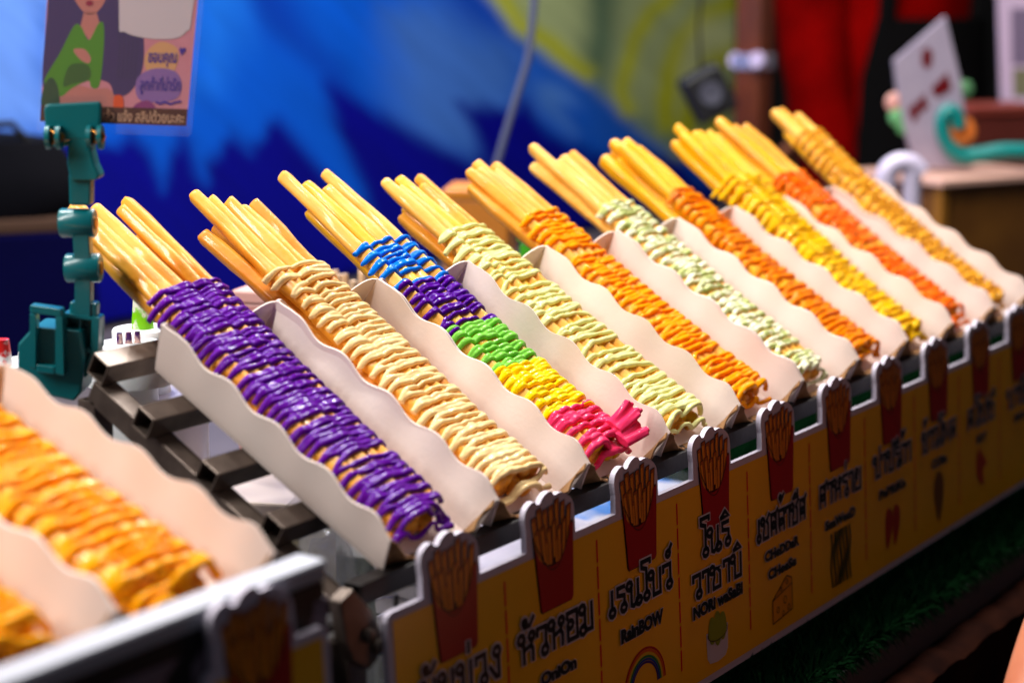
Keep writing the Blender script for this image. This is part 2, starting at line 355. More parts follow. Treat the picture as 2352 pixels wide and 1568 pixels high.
# ------------------------------------------------------------------ paper tray (local: x across, y up the slope, z off the floor)
def smooth(a, b, x): x = max(0, min(1, (x-a)/(b-a))); return x*x*(3-2*x)
WB, WT = .0345, .0420
def rim(u):
    h = .0262+.0022*u/LT+.0021*math.sin(2*PI*(u/.0345)+.6)
    if u > .146: h += (u-.146)*.22
    return h*(.88+.12*smooth(-.006, .010, u))
def make_tray():
    t = thing('paper_tray', None, 'tray'); tag(t, group='white paper trays on the racks')
    NU = 64
    G = [[Vector((-WB+2*WB*j/8, -.002+(LT+.002)*i/NU, 0)) for j in range(9)] for i in range(NU+1)]
    MB().sheet(G, .0008).build('floor', PAPER, t, True)
    for s in (-1, 1):
        G = []
        for i in range(NU+1):
            u = -.006+(LT+.006)*i/NU; h = rim(u); row = []
            for k in (0, .08, .2, .4, .6, .8, .93, 1):
                x = WB+.0002+(WT-WB)*(k**.75); row.append(Vector((s*x, u, .0003+h*k)))
            G.append(row)
        MB().sheet(G, .0009).build('side_wall', PAPER, t, True)
    for e in (0, 1):
        G = []
        for j in range(29):
            q = -1+2*j/28; aq = abs(q)
            h = (.0065+.0035*math.cos(q*9)*(1-aq)+.0150*smooth(.62, 1, aq)) if e == 0 else (.012+.0165*smooth(.35, .95, aq))
            row = []
            for k in (0, .25, .5, .75, 1):
                x = q*(WB+(WT-WB)*k*h/.026); yy = (-.0022-.0065*k*(.4+.6*(1-aq**6))-.0012*math.sin(j*1.9)*k) if e == 0 else LT+.0006+.004*k*(1-aq**4)
                row.append(Vector((x, yy, .0002+h*k)))
            G.append(row)
        MB().sheet(G, .0009).build('end_flap', KRAFT if e == 0 else PAPER, t, True)
    return t

# ------------------------------------------------------------------ fries bundles
class Fry: pass
def fries_for(seed, n_top=5, n_bot=5, width=.042, lift=0.0, umax=.268, fan=1.0):
    random.seed(seed); out = []
    for layer, n in ((0, n_bot), (1, n_top)):
        for k in range(n):
            f = Fry(); q = (k+.5)/n-.5 if n > 1 else 0
            f.r = random.uniform(.0043, .0051)
            f.x0 = q*width*.94+random.uniform(-.001, .001); f.x1 = q*width*fan*(.98 if layer else 1.04)+random.uniform(-.003, .003)
            if layer: f.x0 += .0012; f.x1 += .001
            f.n0 = (.0046 if layer == 0 else .0102)+random.uniform(-.0005, .0008)
            f.n1 = (.0105 if layer == 0 else .0200)+random.uniform(-.0012, .0018)+lift+(random.uniform(0, .004) if k == 0 else 0)
            f.u0 = random.uniform(.003, .009)+(.004 if layer else 0); f.u1 = random.uniform(umax-.026, umax)-(.008 if layer == 0 else 0)
            f.b = random.uniform(-.0034, .0034); f.ph = random.uniform(0, 50); f.sq = random.uniform(4.0, 7.0); f.rot = random.uniform(0, 1.5); f.ax = random.uniform(-.4, .4)
            out.append(f)
    return out
def fpos(f, u):
    t = (u-f.u0)/(f.u1-f.u0); s = t*t*(1.6-.6*t)
    x = f.x0+(f.x1-f.x0)*t+f.b*math.sin(t*PI)*t+.0009*noise.noise(Vector((u*26, f.ph, 0)))
    n = f.n0+(f.n1-f.n0)*s+.0008*noise.noise(Vector((u*22, f.ph, 9)))
    return x, n
def fry_mesh(f, mt):
    m = MB(); NS = 16; vs = []; ES = [0, .0025, .007, .013, .020]+[.02+.96*k/20 for k in range(1, 20)]+[.98, .987, .993, .9975, 1.0]; K = len(ES)
    for i, e in enumerate(ES):
        u = f.u0+(f.u1-f.u0)*e; x, n = fpos(f, u); dd = min(e, 1-e)/.010
        end = max(.08, math.sqrt(max(0, 1-(1-dd)**2))) if dd < 1 else 1
        if dd < 1 and e > .5: u -= .003*(f.rot-.7)*(1-dd)
        r = f.r*(.95+.22*noise.noise(Vector((u*34, f.ph, 4))))*end
        if e > .92: r *= 1-.12*(e-.92)/.08
        for k in range(NS):
            a = 2*PI*k/NS; c, s_ = math.cos(a), math.sin(a); p = f.sq
            q = (abs(math.cos(a-f.ax-u*3))**p+abs(math.sin(a-f.ax-u*3))**p)**(-1/p)*.95
            rr = r*q*(1+.09*noise.noise(Vector((c*1.3, s_*1.3+f.ph, u*70)))+.05*noise.noise(Vector((c*3, s_*3+f.ph, u*190))))
            vs.append(Vector((x+c*rr, u, n+s_*rr)))
    fs = [(i*NS+k, i*NS+(k+1) % NS, (i+1)*NS+(k+1) % NS, (i+1)*NS+k) for i in range(K-1) for k in range(NS)]
    fs += [tuple(range(NS-1, -1, -1)), tuple((K-1)*NS+k for k in range(NS))]
    m.add(vs, fs); me = m.mesh('fry', mt); me.polygons.foreach_set('use_smooth', [True]*len(me.polygons)); return me

def top_height(F, x, u):
    h = .0035
    for f in F:
        if u < f.u0-.002 or u > f.u1: continue
        fx, fn = fpos(f, u); d = abs(x-fx)
        if d < f.r: h = max(h, fn+math.sqrt(f.r*f.r-d*d))
        elif d < f.r*1.7: h = max(h, fn-(d-f.r)*1.6)
    return h
def sauce_mesh(name, F, bands, voxel=.00055, blobs=(), seed=1, smooth_it=1):
    """bands: (u_low, u_high, mean spacing, strand radius, half width, gap chance). Piped back and forth, melted together by a voxel remesh."""
    random.seed(seed); m = MB()
    for (ua, ub, gap, rad, hw0, pg) in bands:
        ua = max(ua, .0015); u = ub; side = random.choice((-1, 1)); pts = []; rr = []; S0 = random.uniform(0, 90); run = 0
        cx = lambda uu: sum(fpos(f, min(max(uu, f.u0), f.u1))[0] for f in F)/len(F)
        while u > ua:
            c0 = cx(u); loc_w = max(abs(fpos(f, min(max(u, f.u0), f.u1))[0]-c0) for f in F if f.n0 > .008)+.0046; k_ = max(.82, min(1.4, loc_w/.0235))
            hw = hw0*k_
            xa = -side*hw*random.uniform(.92, 1.07); xb = side*hw*random.uniform(.92, 1.07)
            du = gap*random.choice((.62, .75, .9, 1.0, 1.15)); run += 1
            if random.random() < pg and run > 2: du = gap*random.uniform(1.8, 2.5); run = 0
            sk = random.uniform(-.0013, .0013)
            for i in range(27):
                t = i/26; x = xa+(xb-xa)*t
                uu = u-du*max(0, (t-.55)/.45)**2+sk*math.sin(t*PI)+.0011*noise.noise(Vector((x*110, u*260+S0, 1)))
                h = (top_height(F, c0+x-.0010, uu)+2*top_height(F, c0+x, uu)+top_height(F, c0+x+.0010, uu))/4
                hm = max(top_height(F, c0+x-.0036, uu), h, top_height(F, c0+x+.0036, uu)); h = .5*h+.5*hm-.0002
                ex = abs(x)-hw*.93
                if ex > 0: h = max(h, top_height(F, c0+math.copysign(hw*.80, x), uu)-.002)-ex*2.0
                pts.append(Vector((c0+x, max(.0012, uu-.08*max(0, .0150-h)), max(.0048, h+rad*.55)))); rr.append(rad*(.92+.42*noise.noise(Vector((x*70, u*500+S0, 7)))+.12*(ex > 0)))
            u -= du; side = -side
        P = [pts[0]]
        for i in range(1, len(pts)-1): P.append((pts[i-1]+pts[i]*3+pts[i+1])/5)
        P.append(pts[-1]); m.tube(P, rr, 8)
    for (p0, p1, p2, r0, r1) in blobs:
        Q = [Vector(p0).lerp(Vector(p1), t/6).lerp(Vector(p1).lerp(Vector(p2), t/6), t/6) for t in range(7)]
        m.tube(Q, [r0+(r1-r0)*t/6 for t in range(7)], 8)
    me = m.mesh(name, None)
    o = bpy.data.objects.new('tmp', me); COL.objects.link(o)
    r = o.modifiers.new('r', 'REMESH'); r.mode = 'VOXEL'; r.voxel_size = voxel
    s = o.modifiers.new('s', 'SMOOTH'); s.factor = .5; s.iterations = smooth_it
    dg = bpy.context.evaluated_depsgraph_get(); ev = bpy.data.meshes.new_from_object(o.evaluated_get(dg))
    bpy.data.objects.remove(o); bpy.data.meshes.remove(me); ev.name = name
    ev.polygons.foreach_set('use_smooth', [True]*len(ev.polygons)); return ev

def bundle(label, i, loc, rot, seed, fry_mats, sauces, n_top=5, n_bot=5, width=.042, voxel=.00055, lift=0.0, xoff=0.0, twist=0.0, umax=.268, fan=1.0):
    t = thing('fries_bundle', label, 'fries', loc, rot, 'long fries piped with sauce')
    t.location = Vector(loc); t.rotation_euler = rot
    F = fries_for(seed, n_top, n_bot, width, lift, umax, fan)
    for f in F: f.x0 += xoff; f.x1 += xoff+twist
    random.seed(seed+77)
    for f in F:
        o = bpy.data.objects.new('fry', fry_mesh(f, random.choice(fry_mats))); COL.objects.link(o); o.parent = t
    for k, (sn, bands, blobs, lab) in enumerate(sauces):
        me = sauce_mesh('sauce', F, bands, voxel, blobs, seed*13+k); me.materials.append(SAUCE[sn])
        o = bpy.data.objects.new('sauce', me); COL.objects.link(o); o.parent = t
        if lab: o['label'] = lab
    return t
A_, P_, Y_, B_, M_ = FRY
def two(ua, ub, gap, rad, hw, pg=.05): return [(ua, ub, gap*.97, rad*1.07, hw, pg*.8)]
HW = .0262
random.seed(8); FLAPS = []
for (ua_, ub_, x0_, x1_, n0_, n1_) in ((.010, .019, .012, .0305, .0185, .0275), (.0, .008, .010, .0295, .0160, .0215)):
    for k in range(9):
        u_ = ua_+(ub_-ua_)*k/8; e_ = random.uniform(-.0018, .0006)-.0024*abs(k/4-1)**2; cu_ = .0011*math.sin(k*1.1)
        FLAPS.append(((x0_, u_*.8+.002, n0_-.001), ((x0_+x1_)/2, u_*.9+.001, (n0_+n1_)/2-.0016+cu_), (x1_-.0015+e_, u_+.0012*(k-4)/4, n1_+cu_*1.4), .0024, .0013))
SPECS = [
 ('fries under glossy purple sauce in the tray nearest the steel tube ends', 'tray holding the purple-sauced fries, its whole outer side showing', 11, [A_, A_, P_], [('purple', two(.0, .192, .0037, .00158, HW*1.02, .04), (), None)], 5),
 ('fries under cream sauce with pale ridges, between the purple and the rainbow ones', 'tray holding the cream-sauced fries', 22, [P_, A_, P_, B_], [('cream', two(.0, .188, .0043, .00166, HW*1.04), (), None)], 5),
 ('fries striped blue, purple, green, yellow and pink like a rainbow', 'tray holding the rainbow-striped fries', 33, [Y_, Y_, P_], [
    ('blue', two(.158, .197, .0042, .00150, HW*1.06, .04), (), 'blue sauce band'), ('violet', two(.116, .158, .0037, .00152, HW*1.03, .05), (), 'purple sauce band'),
    ('green', two(.078, .117, .0041, .00162, HW*1.02, .1), (), 'light green sauce band'), ('yellow', two(.036, .079, .0042, .0017, HW*1.03), (), 'yellow sauce band'),
    ('pink', two(.001, .037, .0040, .0019, HW*1.05, .03), FLAPS, 'pink sauce band with torn flaps')], 4),
 ('fries under pale wasabi green sauce with loose drips', 'tray holding the pale wasabi green fries', 44, [A_, Y_, P_, A_], [('wasabi', two(.0, .196, .0047, .00160, HW*1.06, .14), (), None)], 5),
 ('fries under light orange cheddar sauce, thickly piped', 'tray holding the light orange cheddar fries', 55, [A_, A_, P_], [('cheddar', two(.0, .196, .0042, .00165, HW*1.06, .04), (), None)], 5),
 ('fries under white sauce flecked with green seaweed', 'tray holding the white and green seaweed fries', 66, [P_, A_, P_], [('seaweed', two(.0, .190, .0047, .0018, HW), (), None)], 5),
 ('fries under dark orange paprika sauce, seventh along the rack', 'tray holding the dark orange paprika fries', 77, [M_, M_, Y_], [('paprika', two(.0, .190, .0045, .00175, HW*1.05), (), None)], 5),
 ('fries under bright corn yellow sauce', 'tray holding the corn yellow fries', 88, [M_, M_, Y_], [('corn', two(.0, .190, .0046, .0018, HW*1.04), (), None)], 5),
 ('fries under red-orange chili sauce, second from the far end', 'tray holding the red-orange chili fries', 99, [M_, M_, A_], [('chili', two(.0, .186, .0045, .0017, HW), (), None)], 4),
 ('fries under crumbly tan sauce at the far end of the rack', 'tray holding the tan crumbly fries at the far end', 110, [P_, M_, A_], [('tan', two(.0, .225, .0046, .0016, HW), (), None)], 4),
]
tray0 = make_tray()
UM = [.274, .267, .273, .268, .268, .268, .270, .264, .270, .270]; LF = [0, 0, 0, 0, .002, .003, .006, .012, .010, .014]; FN = [1.25, 1.15, 1.1, 1.12, 1.05, 1.1, 1.1, 1.2, 1.0, .85]; TW = [.009, .011, .007, .004, .003, .009, .013, .017, .015, .026]
ROT = (TH, 0, 0); NV = Vector((0, -math.sin(TH), math.cos(TH)))
random.seed(3)
for i, (fl, tl, seed, fm, sa, nt) in enumerate(SPECS):
    loc = Vector((SP*(i+.5), 0, 0))
    tr = tray0 if i == 0 else copy_tree(tray0)
    rot = (TH+random.uniform(-.008, .008), random.uniform(-.012, .012), random.uniform(-.012, .012))
    tr.location = loc; tr.rotation_euler = rot; tr['label'] = tl
    bundle(fl, i, loc+NV*.0012, rot, seed, fm, sa, nt, 5, .043 if i != 2 else .044, .0005 if i < 6 else .0006, lift=random.uniform(0, .002)+LF[i], xoff=random.uniform(-.002, .001), twist=TW[i], umax=UM[i], fan=FN[i])

# second rack, nearer the camera on the left, flatter
TH2 = math.radians(18.3); A2 = Vector((-.11036, -.04053, .04909)); N2 = Vector((0, -math.sin(TH2), math.cos(TH2)))
O2 = A2-N2*HF
for k, (fl, tl, seed) in enumerate([('large fries under bright orange sauce on the near left rack', 'tray holding the bright orange fries beside the steel rack', 211),
                                    ('bright orange fries cut off by the bottom left corner of the photo', 'tray cut off by the left edge, in front of the teal clip', 222)]):
    loc = Vector((O2.x-SP*(k+.5), O2.y, O2.z)); tr = copy_tree(tray0); tr.location = loc; tr.rotation_euler = (TH2, 0, 0); tr['label'] = tl
    bundle(fl, k, loc+N2*.0012, (TH2, 0, 0), seed, [A_, M_], [('mango', two(.0, .198, .0068, .0019, HW*1.14, .0), (), None)], 5, 5, .048, .0006, umax=.262, lift=.006)

# ------------------------------------------------------------------ racks of square steel tube
def sq_tube(mb, p0, p1, sz, upv, wall=.0012):
    """hollow square tube from p0 to p1"""
    p0, p1 = Vector(p0), Vector(p1); t = (p1-p0).normalized(); u = Vector(upv); u = (u-t*u.dot(t)).normalized(); sd = t.cross(u)
    h = sz/2; hi = h-wall; vs = []
    for p in (p0, p1):
        for r in (h, hi):
            for a, b in ((-1, -1), (1, -1), (1, 1), (-1, 1)): vs.append(p+sd*a*r+u*b*r)
    fs = []
    for k in range(4):
        k2 = (k+1) % 4
        fs += [(k, k2, 8+k2, 8+k), (4+k2, 4+k, 12+k, 12+k2), (k, 4+k, 4+k2, k2), (8+k, 8+k2, 12+k2, 12+k)]
    return mb.add(vs, fs)
TV = Vector((0, math.cos(TH), math.sin(TH)))
def TP(x, u, n): return Vector((x, 0, 0))+TV*u+NV*n
rk = thing('display_rack', 'dark square steel tube rack sloping under the ten coloured trays', 'rack', (.42, .05, ZT))
XR = .868
for u, x0 in ((.1753, -.0145), (.1325, -.0215), (.088, -.019), (.045, -.016)):
    sq_tube(MB(), TP(x0, u, -.0071), TP(XR, u, -.0071), .0122, NV).build('cross_tube', STEEL, rk, world=True, bevel=.0007)
for x in (-.009, XR-.012):
    sq_tube(MB(), TP(x, .1745, -.0197), TP(x, .002, -.0197), .0122, NV).build('side_tube', STEEL, rk, world=True, bevel=.0007)
sq_tube(MB(), (-.018, -.0078, -.0052), (XR, -.0078, -.0052), .0104, (0, 0, 1)).build('front_rail', BLACKM, rk, world=True, bevel=.0007)
for x in (-.009, XR-.012):
    q = TP(x, .175, -.026); sq_tube(MB(), (x, q.y, ZT+.003), (x, q.y, q.z), .0122, (0, 1, 0)).build('leg', STEEL, rk, world=True, bevel=.0007)
    sq_tube(MB(), (x-.012, -.006, ZT+.003), (x-.012, -.006, -.026), .0135, (0, 1, 0)).build('leg', STEEL, rk, world=True, bevel=.0007)
# corner joint at the front left: folded bracket with two bolts and a thin latch
m = MB(); P2 = [(-.020, .006), (-.010, .010), (.004, -.004), (.013, -.020), (.010, -.032), (.002, -.036), (-.010, -.028), (-.016, -.016)]
m.prism(P2, lambda x, y, d: Vector((-.022+x*.9, -.016-d, -.006+y*.9)), -.004, .003)
m.build('corner_bracket', STEEL, rk, world=True, bevel=.001)
for x, z in ((-.0215, -.0215), (-.0150, -.0285)):
    MB().lathe([(.0001, .0), (.0036, .0), (.0036, .0022), (.002, .0034), (.0001, .0034)], (x, -.0192, z), 10, Matrix(((1, 0, 0), (0, 0, -1), (0, 1, 0)))).build('bolt', STEEL, rk, True, world=True)
MB().tube([(.004, -.016, -.010), (.001, -.017, -.020), (-.006, -.018, -.026)], .0012, 6).build('latch', BLACKM, rk, True, world=True)

T2 = Vector((0, math.cos(TH2), math.sin(TH2)))
def TP2(x, u, n): return Vector((x, O2.y, O2.z))+T2*u+N2*n
r2 = thing('second_rack', 'near left steel rack with a pale front lip and black front panel', 'rack', (A2.x-.15, A2.y+.05, ZT))
XA, XB = A2.x-.30, A2.x+.011
for u in (.155, .10, .045):
    sq_tube(MB(), TP2(XB, u, -.0075), TP2(XA, u, -.0075), .0122, N2).build('cross_tube', STEEL, r2, world=True, bevel=.0007)
sq_tube(MB(), TP2(XB-.008, .175, -.0200), TP2(XB-.008, -.004, -.0200), .0122, N2).build('side_tube', STEEL, r2, world=True, bevel=.0007)
sq_tube(MB(), TP2(XA+.02, .175, -.0200), TP2(XA+.02, -.004, -.0200), .0122, N2).build('side_tube', STEEL, r2, world=True, bevel=.0007)
zl = .0385
m = MB().box(((XA+XB)/2, -.0555, zl), (XB-XA, .0150, .0085)); m.build('front_lip', GALV, r2, world=True, bevel=.0018)
m = MB().box(((XA+XB)/2, -.0590, zl-.0270), (XB-XA-.001, .0060, .045)); m.build('front_panel', BLACKM, r2, world=True, bevel=.001)
for x in (XB-.012, XA+.012):
    sq_tube(MB(), (x, -.045, ZT+.003), (x, -.045, zl-.0045), .012, (0, 1, 0)).build('leg', BLACKM, r2, world=True)
    q = TP2(x, .15, -.027); sq_tube(MB(), (x, q.y, ZT+.003), (x, q.y, q.z), .0122, (0, 1, 0)).build('leg', STEEL, r2, world=True)
for x, dz in ((XB-.030, .004),):
    m = MB()
    G = [[Vector((XA+(XB-XA)*i/40, -.0622-.0008*math.sin(i*.8)-.0012*noise.noise(Vector((i*.4, j, 0))), zl-.012-.034*j/6)) for j in range(7)] for i in range(41)]
    m.sheet(G, .0006).build('reflection_film', mat('panel_reflection', sc(120, 106, 118), .25, bump=.5, bscale=30), r2, True, world=True)  # pale film added to colour in the reflection on the black panel

# ------------------------------------------------------------------ menu signs: board with carton-shaped tabs
LE = math.radians(3.1)
def sign_fn(ox, oy, oz):
    def f(x, v, d=0.0): return Vector((ox+x, oy+v*math.sin(LE)-d*math.cos(LE), oz+v*math.cos(LE)+d*math.sin(LE)))
    return f
TAB = [(-.0238, -.0244), (-.0236, -.0140), (-.0244, -.0075), (-.0228, -.0030), (-.0188, -.0004), (-.0148, .0000), (-.0128, -.0018), (-.0102, -.0020), (-.0075, .0004), (-.0030, .0022), (.0012, .0016), (.0032, -.0006),
       (.0062, -.0004), (.0102, -.0006), (.0150, -.0030), (.0190, -.0062), (.0208, -.0100), (.0212, -.0150), (.0214, -.0244)]
def smooth_open(pts, n=4):
    out = []; K = len(pts)
    for i in range(K-1):
        p0, p1, p2, p3 = [Vector(pts[max(0, min(K-1, i+k))]) for k in (-1, 0, 1, 2)]
        for t in range(n):
            t /= n; q = .5*((2*p1)+(-p0+p2)*t+(2*p0-5*p1+4*p2-p3)*t*t+(-p0+3*p1-3*p2+p3)*t**3); out.append((q.x, q.y))
    out.append(tuple(pts[-1])); return out
TABS = [TAB[0]]+smooth_open(TAB[1:-1], 3)+[TAB[-1]]
TABW = .0016
# Thai letters as strokes on a grid one letter high (0..1); small rings where the letters have them
def ring(cx, cy, r=.14): return [(cx+r*math.cos(a*PI/4), cy+r*1.15*math.sin(a*PI/4)) for a in range(9)]
TG = {
 'เ': (.34, [[(.16, 1), (.16, .28)], ring(.16, .14)]),
 'แ': (.62, [[(.14, 1), (.14, .28)], ring(.14, .14), [(.46, 1), (.46, .28)], ring(.46, .14)]),
 'โ': (.40, [[(.50, 1.42), (.50, 1.56), (.06, 1.56), (.06, 1.34), (.30, 1.22), (.30, .28)], ring(.30, .14)]),
 'น': (.74, [ring(.14, .86), [(.24, .80), (.24, .06), (.36, .0), (.58, .22), (.58, 1)], ring(.62, .12)]),
 'ร': (.56, [[(.46, .98), (.10, .98), (.10, .70), (.44, .62), (.44, .28)], ring(.40, .14)]),
 'ว': (.56, [[(.06, .72), (.06, .96), (.44, .96), (.44, .28)], ring(.38, .14)]),
 'า': (.46, [[(.06, .74), (.06, .96), (.36, .96), (.36, 0)]]),
 'ซ': (.78, [ring(.14, .84), [(.26, .84), (.26, .5), (.20, .3), (.20, .02), (.60, .02), (.60, .66), (.46, .80), (.60, .86), (.72, 1.1)]]),
 'ช': (.78, [ring(.14, .84), [(.26, .84), (.26, .5), (.20, .3), (.20, .02), (.60, .02), (.60, .66), (.48, .80), (.72, 1.1)]]),
 'บ': (.74, [ring(.14, .86), [(.26, .84), (.26, .02), (.62, .02), (.62, 1)]]),
 'ป': (.74, [ring(.14, .86), [(.26, .84), (.26, .02), (.62, .02), (.62, 1.45)]]),
 'ห': (.80, [ring(.14, .86), [(.24, .82), (.24, 0)], [(.24, .44), (.56, .56), (.62, .72)], ring(.60, .86, .12), [(.56, .56), (.64, .40), (.64, 0)]]),
 'อ': (.66, [ring(.22, .56, .13), [(.10, .5), (.10, .02), (.54, .02), (.54, .98), (.08, .98), (.08, .78)]]),
 'ม': (.76, [ring(.14, .86), [(.26, .82), (.26, .2)], ring(.16, .12), [(.26, .06), (.60, .06), (.60, 1)]]),
 'ง': (.60, [ring(.40, .86), [(.46, .74), (.46, .02), (.34, .02), (.08, .44)]]),
 'ส': (.66, [ring(.30, .44, .12), [(.18, .40), (.10, .40), (.10, 0)], [(.10, .4), (.10, .96), (.50, .96), (.50, 0)], [(.38, .8), (.66, 1.14)]]),
 'ด': (.66, [ring(.30, .42, .12), [(.18, .02), (.10, .30), (.10, .96), (.54, .96), (.54, 0)]]),
 'ย': (.70, [ring(.26, .86, .12), [(.14, .82), (.10, .62), (.30, .52), (.10, .40), (.10, .02), (.58, .02), (.58, 1)]]),
 'ก': (.62, [[(.10, 0), (.10, .58), (.02, .70), (.14, .96), (.50, .96), (.50, 0)]]),
 'ข': (.68, [ring(.16, .84), [(.28, .84), (.28, .5), (.18, .36), (.18, .02), (.56, .02), (.56, 1)]]),
 'พ': (.80, [ring(.14, .86), [(.22, .8), (.22, .0), (.44, .66), (.66, .0), (.66, 1)]]),
 'ิ': (0, [[(-.54, 1.22), (-.30, 1.46), (-.10, 1.22), (-.54, 1.22)]]), 'ี': (0, [[(-.54, 1.22), (-.34, 1.42), (-.10, 1.22), (-.54, 1.22)], [(-.12, 1.2), (-.12, 1.56)]]),
 'ั': (0, [[(-.52, 1.46), (-.50, 1.24), (-.26, 1.24), (-.08, 1.50)], ring(-.48, 1.40, .08)]), '้': (0, [[(-.44, 1.62), (-.38, 1.34), (-.10, 1.70)], ring(-.42, 1.58, .07)]),
 '่': (0, [[(-.22, 1.28), (-.22, 1.62)]]), '์': (0, [ring(-.22, 1.40, .11), [(-.16, 1.52), (-.02, 1.74)]]), ' ': (.4, []),
}
def thai(mb, text, x0, x1, v0, hgt, fn, d, wd, grow=0.0):
    W_ = sum(TG[c][0] for c in text); sx = (x1-x0)/W_; x = x0
    for c in text:
        wv, st = TG[c]
        for s in st:
            q = [(x+p[0]*sx, v0+p[1]*hgt) for p in s]
            mb.stroke(q[:-1] if len(q) == 9 else q, wd+grow, fn, d, closed=len(q) == 9)
        x += wv*sx
def latin(name, text, x0, x1, v0, hgt, fn, d, m, parent, off=.03):
    c = bpy.data.curves.new('t', 'FONT'); c.body = text; c.size = 1; c.offset = off; c.resolution_u = 3
    o = bpy.data.objects.new('t', c); COL.objects.link(o); dg = bpy.context.evaluated_depsgraph_get()
    me = bpy.data.meshes.new_from_object(o.evaluated_get(dg)); bpy.data.objects.remove(o); bpy.data.curves.remove(c)
    xs = [v.co.x for v in me.vertices]; ys = [v.co.y for v in me.vertices]
    ax, bx, ay, by = min(xs), max(xs), min(ys), max(ys); mb = MB()
    mb.add([fn(x0+(v.co.x-ax)/(bx-ax)*(x1-x0), v0+(v.co.y-ay)/(by-ay)*hgt, d) for v in me.vertices], [tuple(p.vertices) for p in me.polygons])
    bpy.data.meshes.remove(me); return mb.build(name, m, parent, world=True)

FRIES_BACK = [(-.0172, -.0085, -.14, .0036), (-.0122, -.0050, -.10, .0040), (-.0068, -.0064, -.05, .0038), (-.0012, -.0058, .0, .0040), (.0042, -.0034, .03, .0036), (.0096, -.0058, .07, .0036), (.0152, -.0086, .10, .0038)]
FRIES_FRONT = [(-.0150, -.0158, -.16, .0034), (-.0098, -.0146, -.10, .0036), (-.0040, -.0166, -.03, .0038), (.0008, -.0138, .02, .0034), (.0056, -.0172, .05, .0036), (.0104, -.0146, .10, .0034), (-.0066, -.0222, -.06, .0034), (.0026, -.0226, .02, .0036)]
def menu_sign(label, ox, oy, oz, xl, xr, centers, cols, bottom, loc):
    t = thing('menu_sign', label, 'sign', loc); f = sign_fn(ox, oy, oz); R = .004
    out = [(xl, bottom)]+[(xl, -.0244-R), (xl+R*.3, -.0244-R*.3), (xl+R, -.0244)]
    for c in centers: out += [(c+p[0], p[1]) for p in TABS if xl < c+p[0] < xr]
    out += [(xr-R, -.0244), (xr-R*.3, -.0244-R*.3), (xr, -.0244-R), (xr, bottom)]
    MB().prism(out, lambda x, y, d: f(x, y, d), -.0032, 0).build('board', FOAM, t, world=True)
    e = .0042
    MB().flat([(xl+e, bottom+.0045), (xl+e, -.0284), (xr-e, -.0284), (xr-e, bottom+.0045)], f, .00025).build('yellow_print', YEL, t, world=True)
    for c in centers:
        cf = lambda x, v, d, c=c: f(c+x, v, d)
        box = [(-.0180, -.0185)]+[(-.0180+.0320*(.5-.5*math.cos(PI*k/14)), -.0185-.0178*math.sin(PI*k/14)) for k in range(1, 14)]+[(.0140, -.0190), (.0181, -.0176), (.0158, -.0565), (.0146, -.0582), (-.0128, -.0584), (-.0138, -.0570)]
        m = MB(); m.flat([(-.0186, -.0180), (.0187, -.0170), (.0164, -.0570), (.0148, -.0589), (-.0130, -.0591), (-.0144, -.0572)], cf, .0004); m.build('carton_outline', BRINK, t, world=True)
        m = MB(); m.flat(box, cf, .0010); m.build('carton_print', REDP, t, world=True)
        m = MB(); m.stroke([(-.0172+.0316*k/14*1.0, -.0216-.0168*math.sin(PI*k/14)) for k in range(15)], .0006, cf, .0012); m.build('carton_line', BRINK, t, world=True)
        mo, mf, ms = MB(), MB(), MB()
        for ly, lst in ((0, FRIES_BACK), (1, FRIES_FRONT)):
            for k, (x, v, sl, wd) in enumerate(lst):
                ln = .024 if ly == 0 else .0185
                if ly and v < -.02: ln = .0125
                xb, vb = x-sl*ln, v-ln; h = wd/2; d = .00055+ly*.00022
                mo.flat([(x-h-.0005, v+.0005), (x+h+.0005, v+.0013), (xb+h*.8+.0005, vb), (xb-h*.8-.0005, vb)], cf, d)
                mf.flat([(x-h, v-.0016), (x+h*.35, v-.0012), (xb+h*.25, vb), (xb-h*.8, vb)], cf, d+.00008)
                ms.flat([(x-h, v), (x+h, v+.0008), (x+h*.42, v-.0010), (x-h, v-.0012)], cf, d+.00008)
                ms.flat([(x+h*.45, v-.0010), (x+h, v+.0004), (xb+h*.8, vb), (xb+h*.3, vb)], cf, d+.00008)
        mo.build('fries_outline', BRINK, t, world=True); mf.build('fries_print', FRYP, t, world=True); ms.build('fries_side_print', FRYP2, t, world=True)
    for c in centers[:-1]:
        m = MB(); v = -.0335
        while v > bottom+.02: m.flat([(c+.0408-.0008, v-.0125), (c+.0408-.0008, v), (c+.0408+.0008, v), (c+.0408+.0008, v-.0125)], f, .0004); v -= .0144
        m.build('dashed_line', DASHP, t, world=True)
    for c, lines, pic in cols:
        m1, m2 = MB(), MB()
        for kind, txt, xa, xb, v0, h in lines:
            if kind == 't':
                thai(m1, txt, c+xa, c+xb, v0, h, f, .00130, .0026, .0018); thai(m2, txt, c+xa, c+xb, v0, h, f, .00145, .0026)
        if m1.v: m1.build('lettering_outline', WINK, t, world=True); m2.build('thai_lettering', INK, t, world=True)
        for kind, txt, xa, xb, v0, h in lines:
            if kind == 'e':
                latin('lettering_outline', txt, c+xa-.0005, c+xb+.0005, v0-.0004, h+.0008, f, .0013, WINK, t, .10)
                latin('english_lettering', txt, c+xa, c+xb, v0, h, f, .00145, INK, t, .065)
        if pic: pic(t, f, c)
    return t
def arc(cx, cy, rx, ry, a0, a1, n=24): return [(cx+rx*math.cos(a0+(a1-a0)*k/n), cy+ry*math.sin(a0+(a1-a0)*k/n)) for k in range(n+1)]
